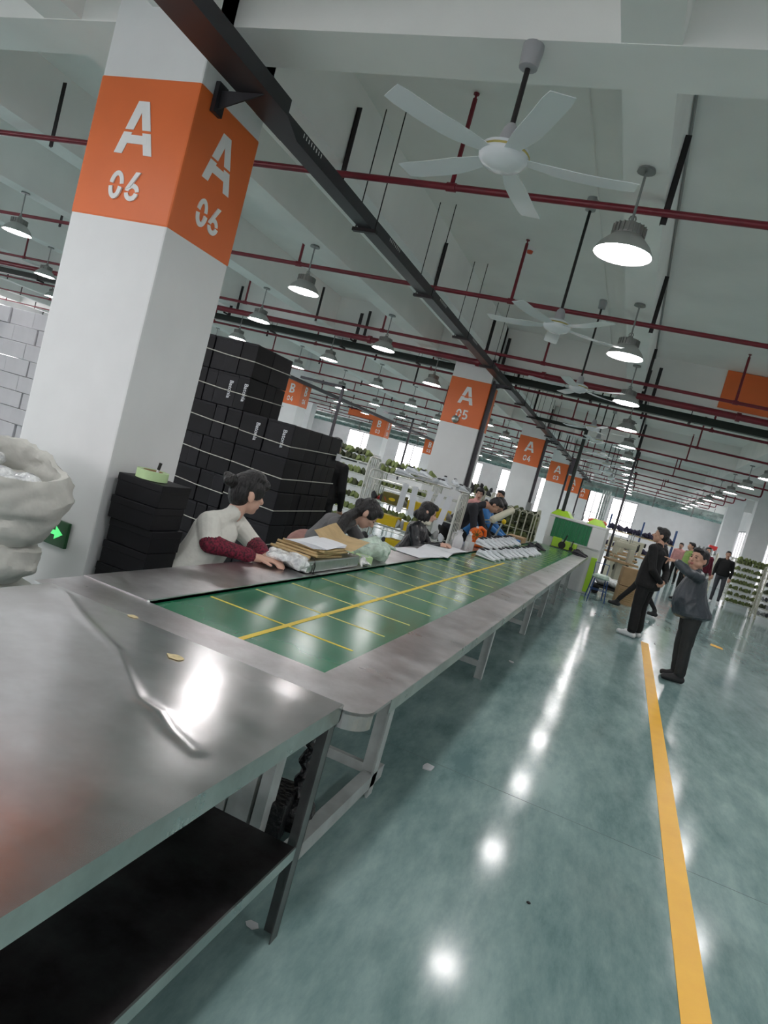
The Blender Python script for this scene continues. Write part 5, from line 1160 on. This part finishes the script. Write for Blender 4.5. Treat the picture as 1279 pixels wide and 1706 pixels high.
# long bench + shelf with dark shoes
r = thing('shoe_shelf', 'two-deck shelf with wooden boards heaped with dark shoes, far end', 'shelf', (.55, 27.0, 0))
for z in (.75, 1.36): part('board', MB().box(-1.3, 1.1, -.25, .25, z, z+.03), 'machine', r); part('front_edge', MB().box(-1.3, 1.1, -.262, -.25, z-.01, z+.03), 'kraft', r)
for x in (-1.28, -.1, 1.05): part('post', MB().box(x, x+.05, -.24, -.19, 0, 1.95), 'blue', r); part('post', MB().box(x, x+.05, .2, .25, 0, 1.95), 'blue', r)
JS = []
for li, z in enumerate((.785, .785, 1.395, 1.395, 1.46)):
    for k in range(15): JS.append(('purple', (.55-1.2+.155*k+rnd.uniform(-.03, .03), 26.9+rnd.uniform(-.1, .12), z+.03*(li in (1, 3))), (rnd.uniform(-.4, .4), rnd.uniform(-.5, .5), rnd.uniform(0, 6))))
join_uppers(JS, 'dark shoes heaped along both decks of the far shelf', 1.25)
def bench(x, y, w, label, m='machwhite'):
    r = thing('work_bench', label, 'bench', (x, y, 0)); part('top', MB().box(-w/2, w/2, -.3, .3, .76, .80), m, r, bevel=.006)
    for sx in (-1, 1):
        for sy in (-1, 1): part('leg', MB().box(sx*(w/2-.05)-.02, sx*(w/2-.05)+.02, sy*.27-.02, sy*.27+.02, 0, .76), 'frame', r)
    part('back_panel', MB().box(-w/2, w/2, .27, .30, .80, 1.15), m, r, bevel=.006); return r
bench(1.2, 30.5, 2.0, 'white work bench behind the far shelf'); bench(-1.2, 33.0, 2.4, 'white work bench under the end windows, near pillar A 02'); bench(2.6, 34.0, 2.0, 'white work bench right of the far aisle end')
bench(-7.6, 19.2, 2.4, 'white work bench before pillar B 03'); bench(-5.5, 23, 2.4, 'white work bench between the A and B pillars'); bench(-8.5, 27.5, 2.6, 'white work bench beyond pillar B 03')
r = thing('printing_machine', 'boxy white machine with dark slot beyond the green racks', 'machine', (-6.3, 14.6, 0))
part('cabinet', MB().box(-.6, .6, -.3, .3, 0, 1.70), 'machwhite', r, bevel=.02); part('slot', MB().box(-.35, .3, -.31, -.295, 1.40, 1.47), 'litter', r); part('vent', MB().box(.35, .55, -.31, -.295, 1.4, 1.6), 'greymetal', r)
r = thing('cabinet', 'plain white tall cabinet beside pillar B 03', 'cabinet', (-6.0, 21.0, 0)); part('body', MB().box(-.3, .3, -.3, .3, 0, 1.95), 'machwhite', r, bevel=.01); part('door', MB().box(-.28, .28, -.315, -.3, .1, 1.9), 'machwhite', r, bevel=.005)
# thin black posts
for i, (x, y, z) in enumerate(((-6.0, 12.6, 2.85), (-6.9, 19.9, 3.1))):
    r = thing('post', 'slim dark post left of pillar A 05, %s' % ('nearer of two' if i == 0 else 'farther of two'), 'post', (x, y, 0)); part('pole', MB().box(-.025, .025, -.025, .025, 0, z), 'traydark', r); part('crossarm', MB().box(-1.0, .025, -.025, .025, z-.05, z), 'traydark', r)
r = thing('post', 'slim black post rising beyond the tunnel machine', 'post', (-.32, 18.6, 0)); part('pole', MB().box(-.03, .03, -.03, .03, 0, ZS), 'traydark', r)
r = thing('air_pipe', 'bundle of upright silver pipes near the end windows', 'pipe', (-1.25, 27.5, 0))
for k in range(4): part('pipe', MB().cyl((.09*k, 0, 0), (.09*k, 0, 2.75), .035, n=10), 'galv', r, smooth=True)
# bell on pillar A05, red panel far left
r = thing('alarm_bell', 'small round silver bell on the orange band of pillar A 05', 'bell', (-3.13, 11.0965, 2.60))
part('bell', MB().add(*(lambda q: ([(x, -z, y) for x, y, z in q.v], q.f))(MB().lathe([(.065, 0), (.06, .03), (.035, .05), (0, .055)], 20))), 'steel_edge', r, smooth=True)
r = thing('hanging_banner', 'red banner hung across the left distance beyond pillar B 04', 'banner', (-12.7, 30.0, 3.45)); part('cloth', MB().box(-1.0, 1.0, 0, .02, -.15, .20), 'orange', r); part('pole', MB().cyl((-1.1, 0, .2), (1.1, 0, .2), .02, n=6), 'hang', r)
# person behind the black stack already placed; pallets
for i, (x0, x1, y0, y1, nm) in enumerate(()): pass
for i, y in enumerate((2.75, 4.1)): tag(part('paper_scrap', MB().box(-1.12, -1.05, y+8, y+8.05, .0, .004), 'scrap'), 'small white scrap under the far half of the belt table, %s' % ('nearer' if i == 0 else 'farther'), 'scrap')
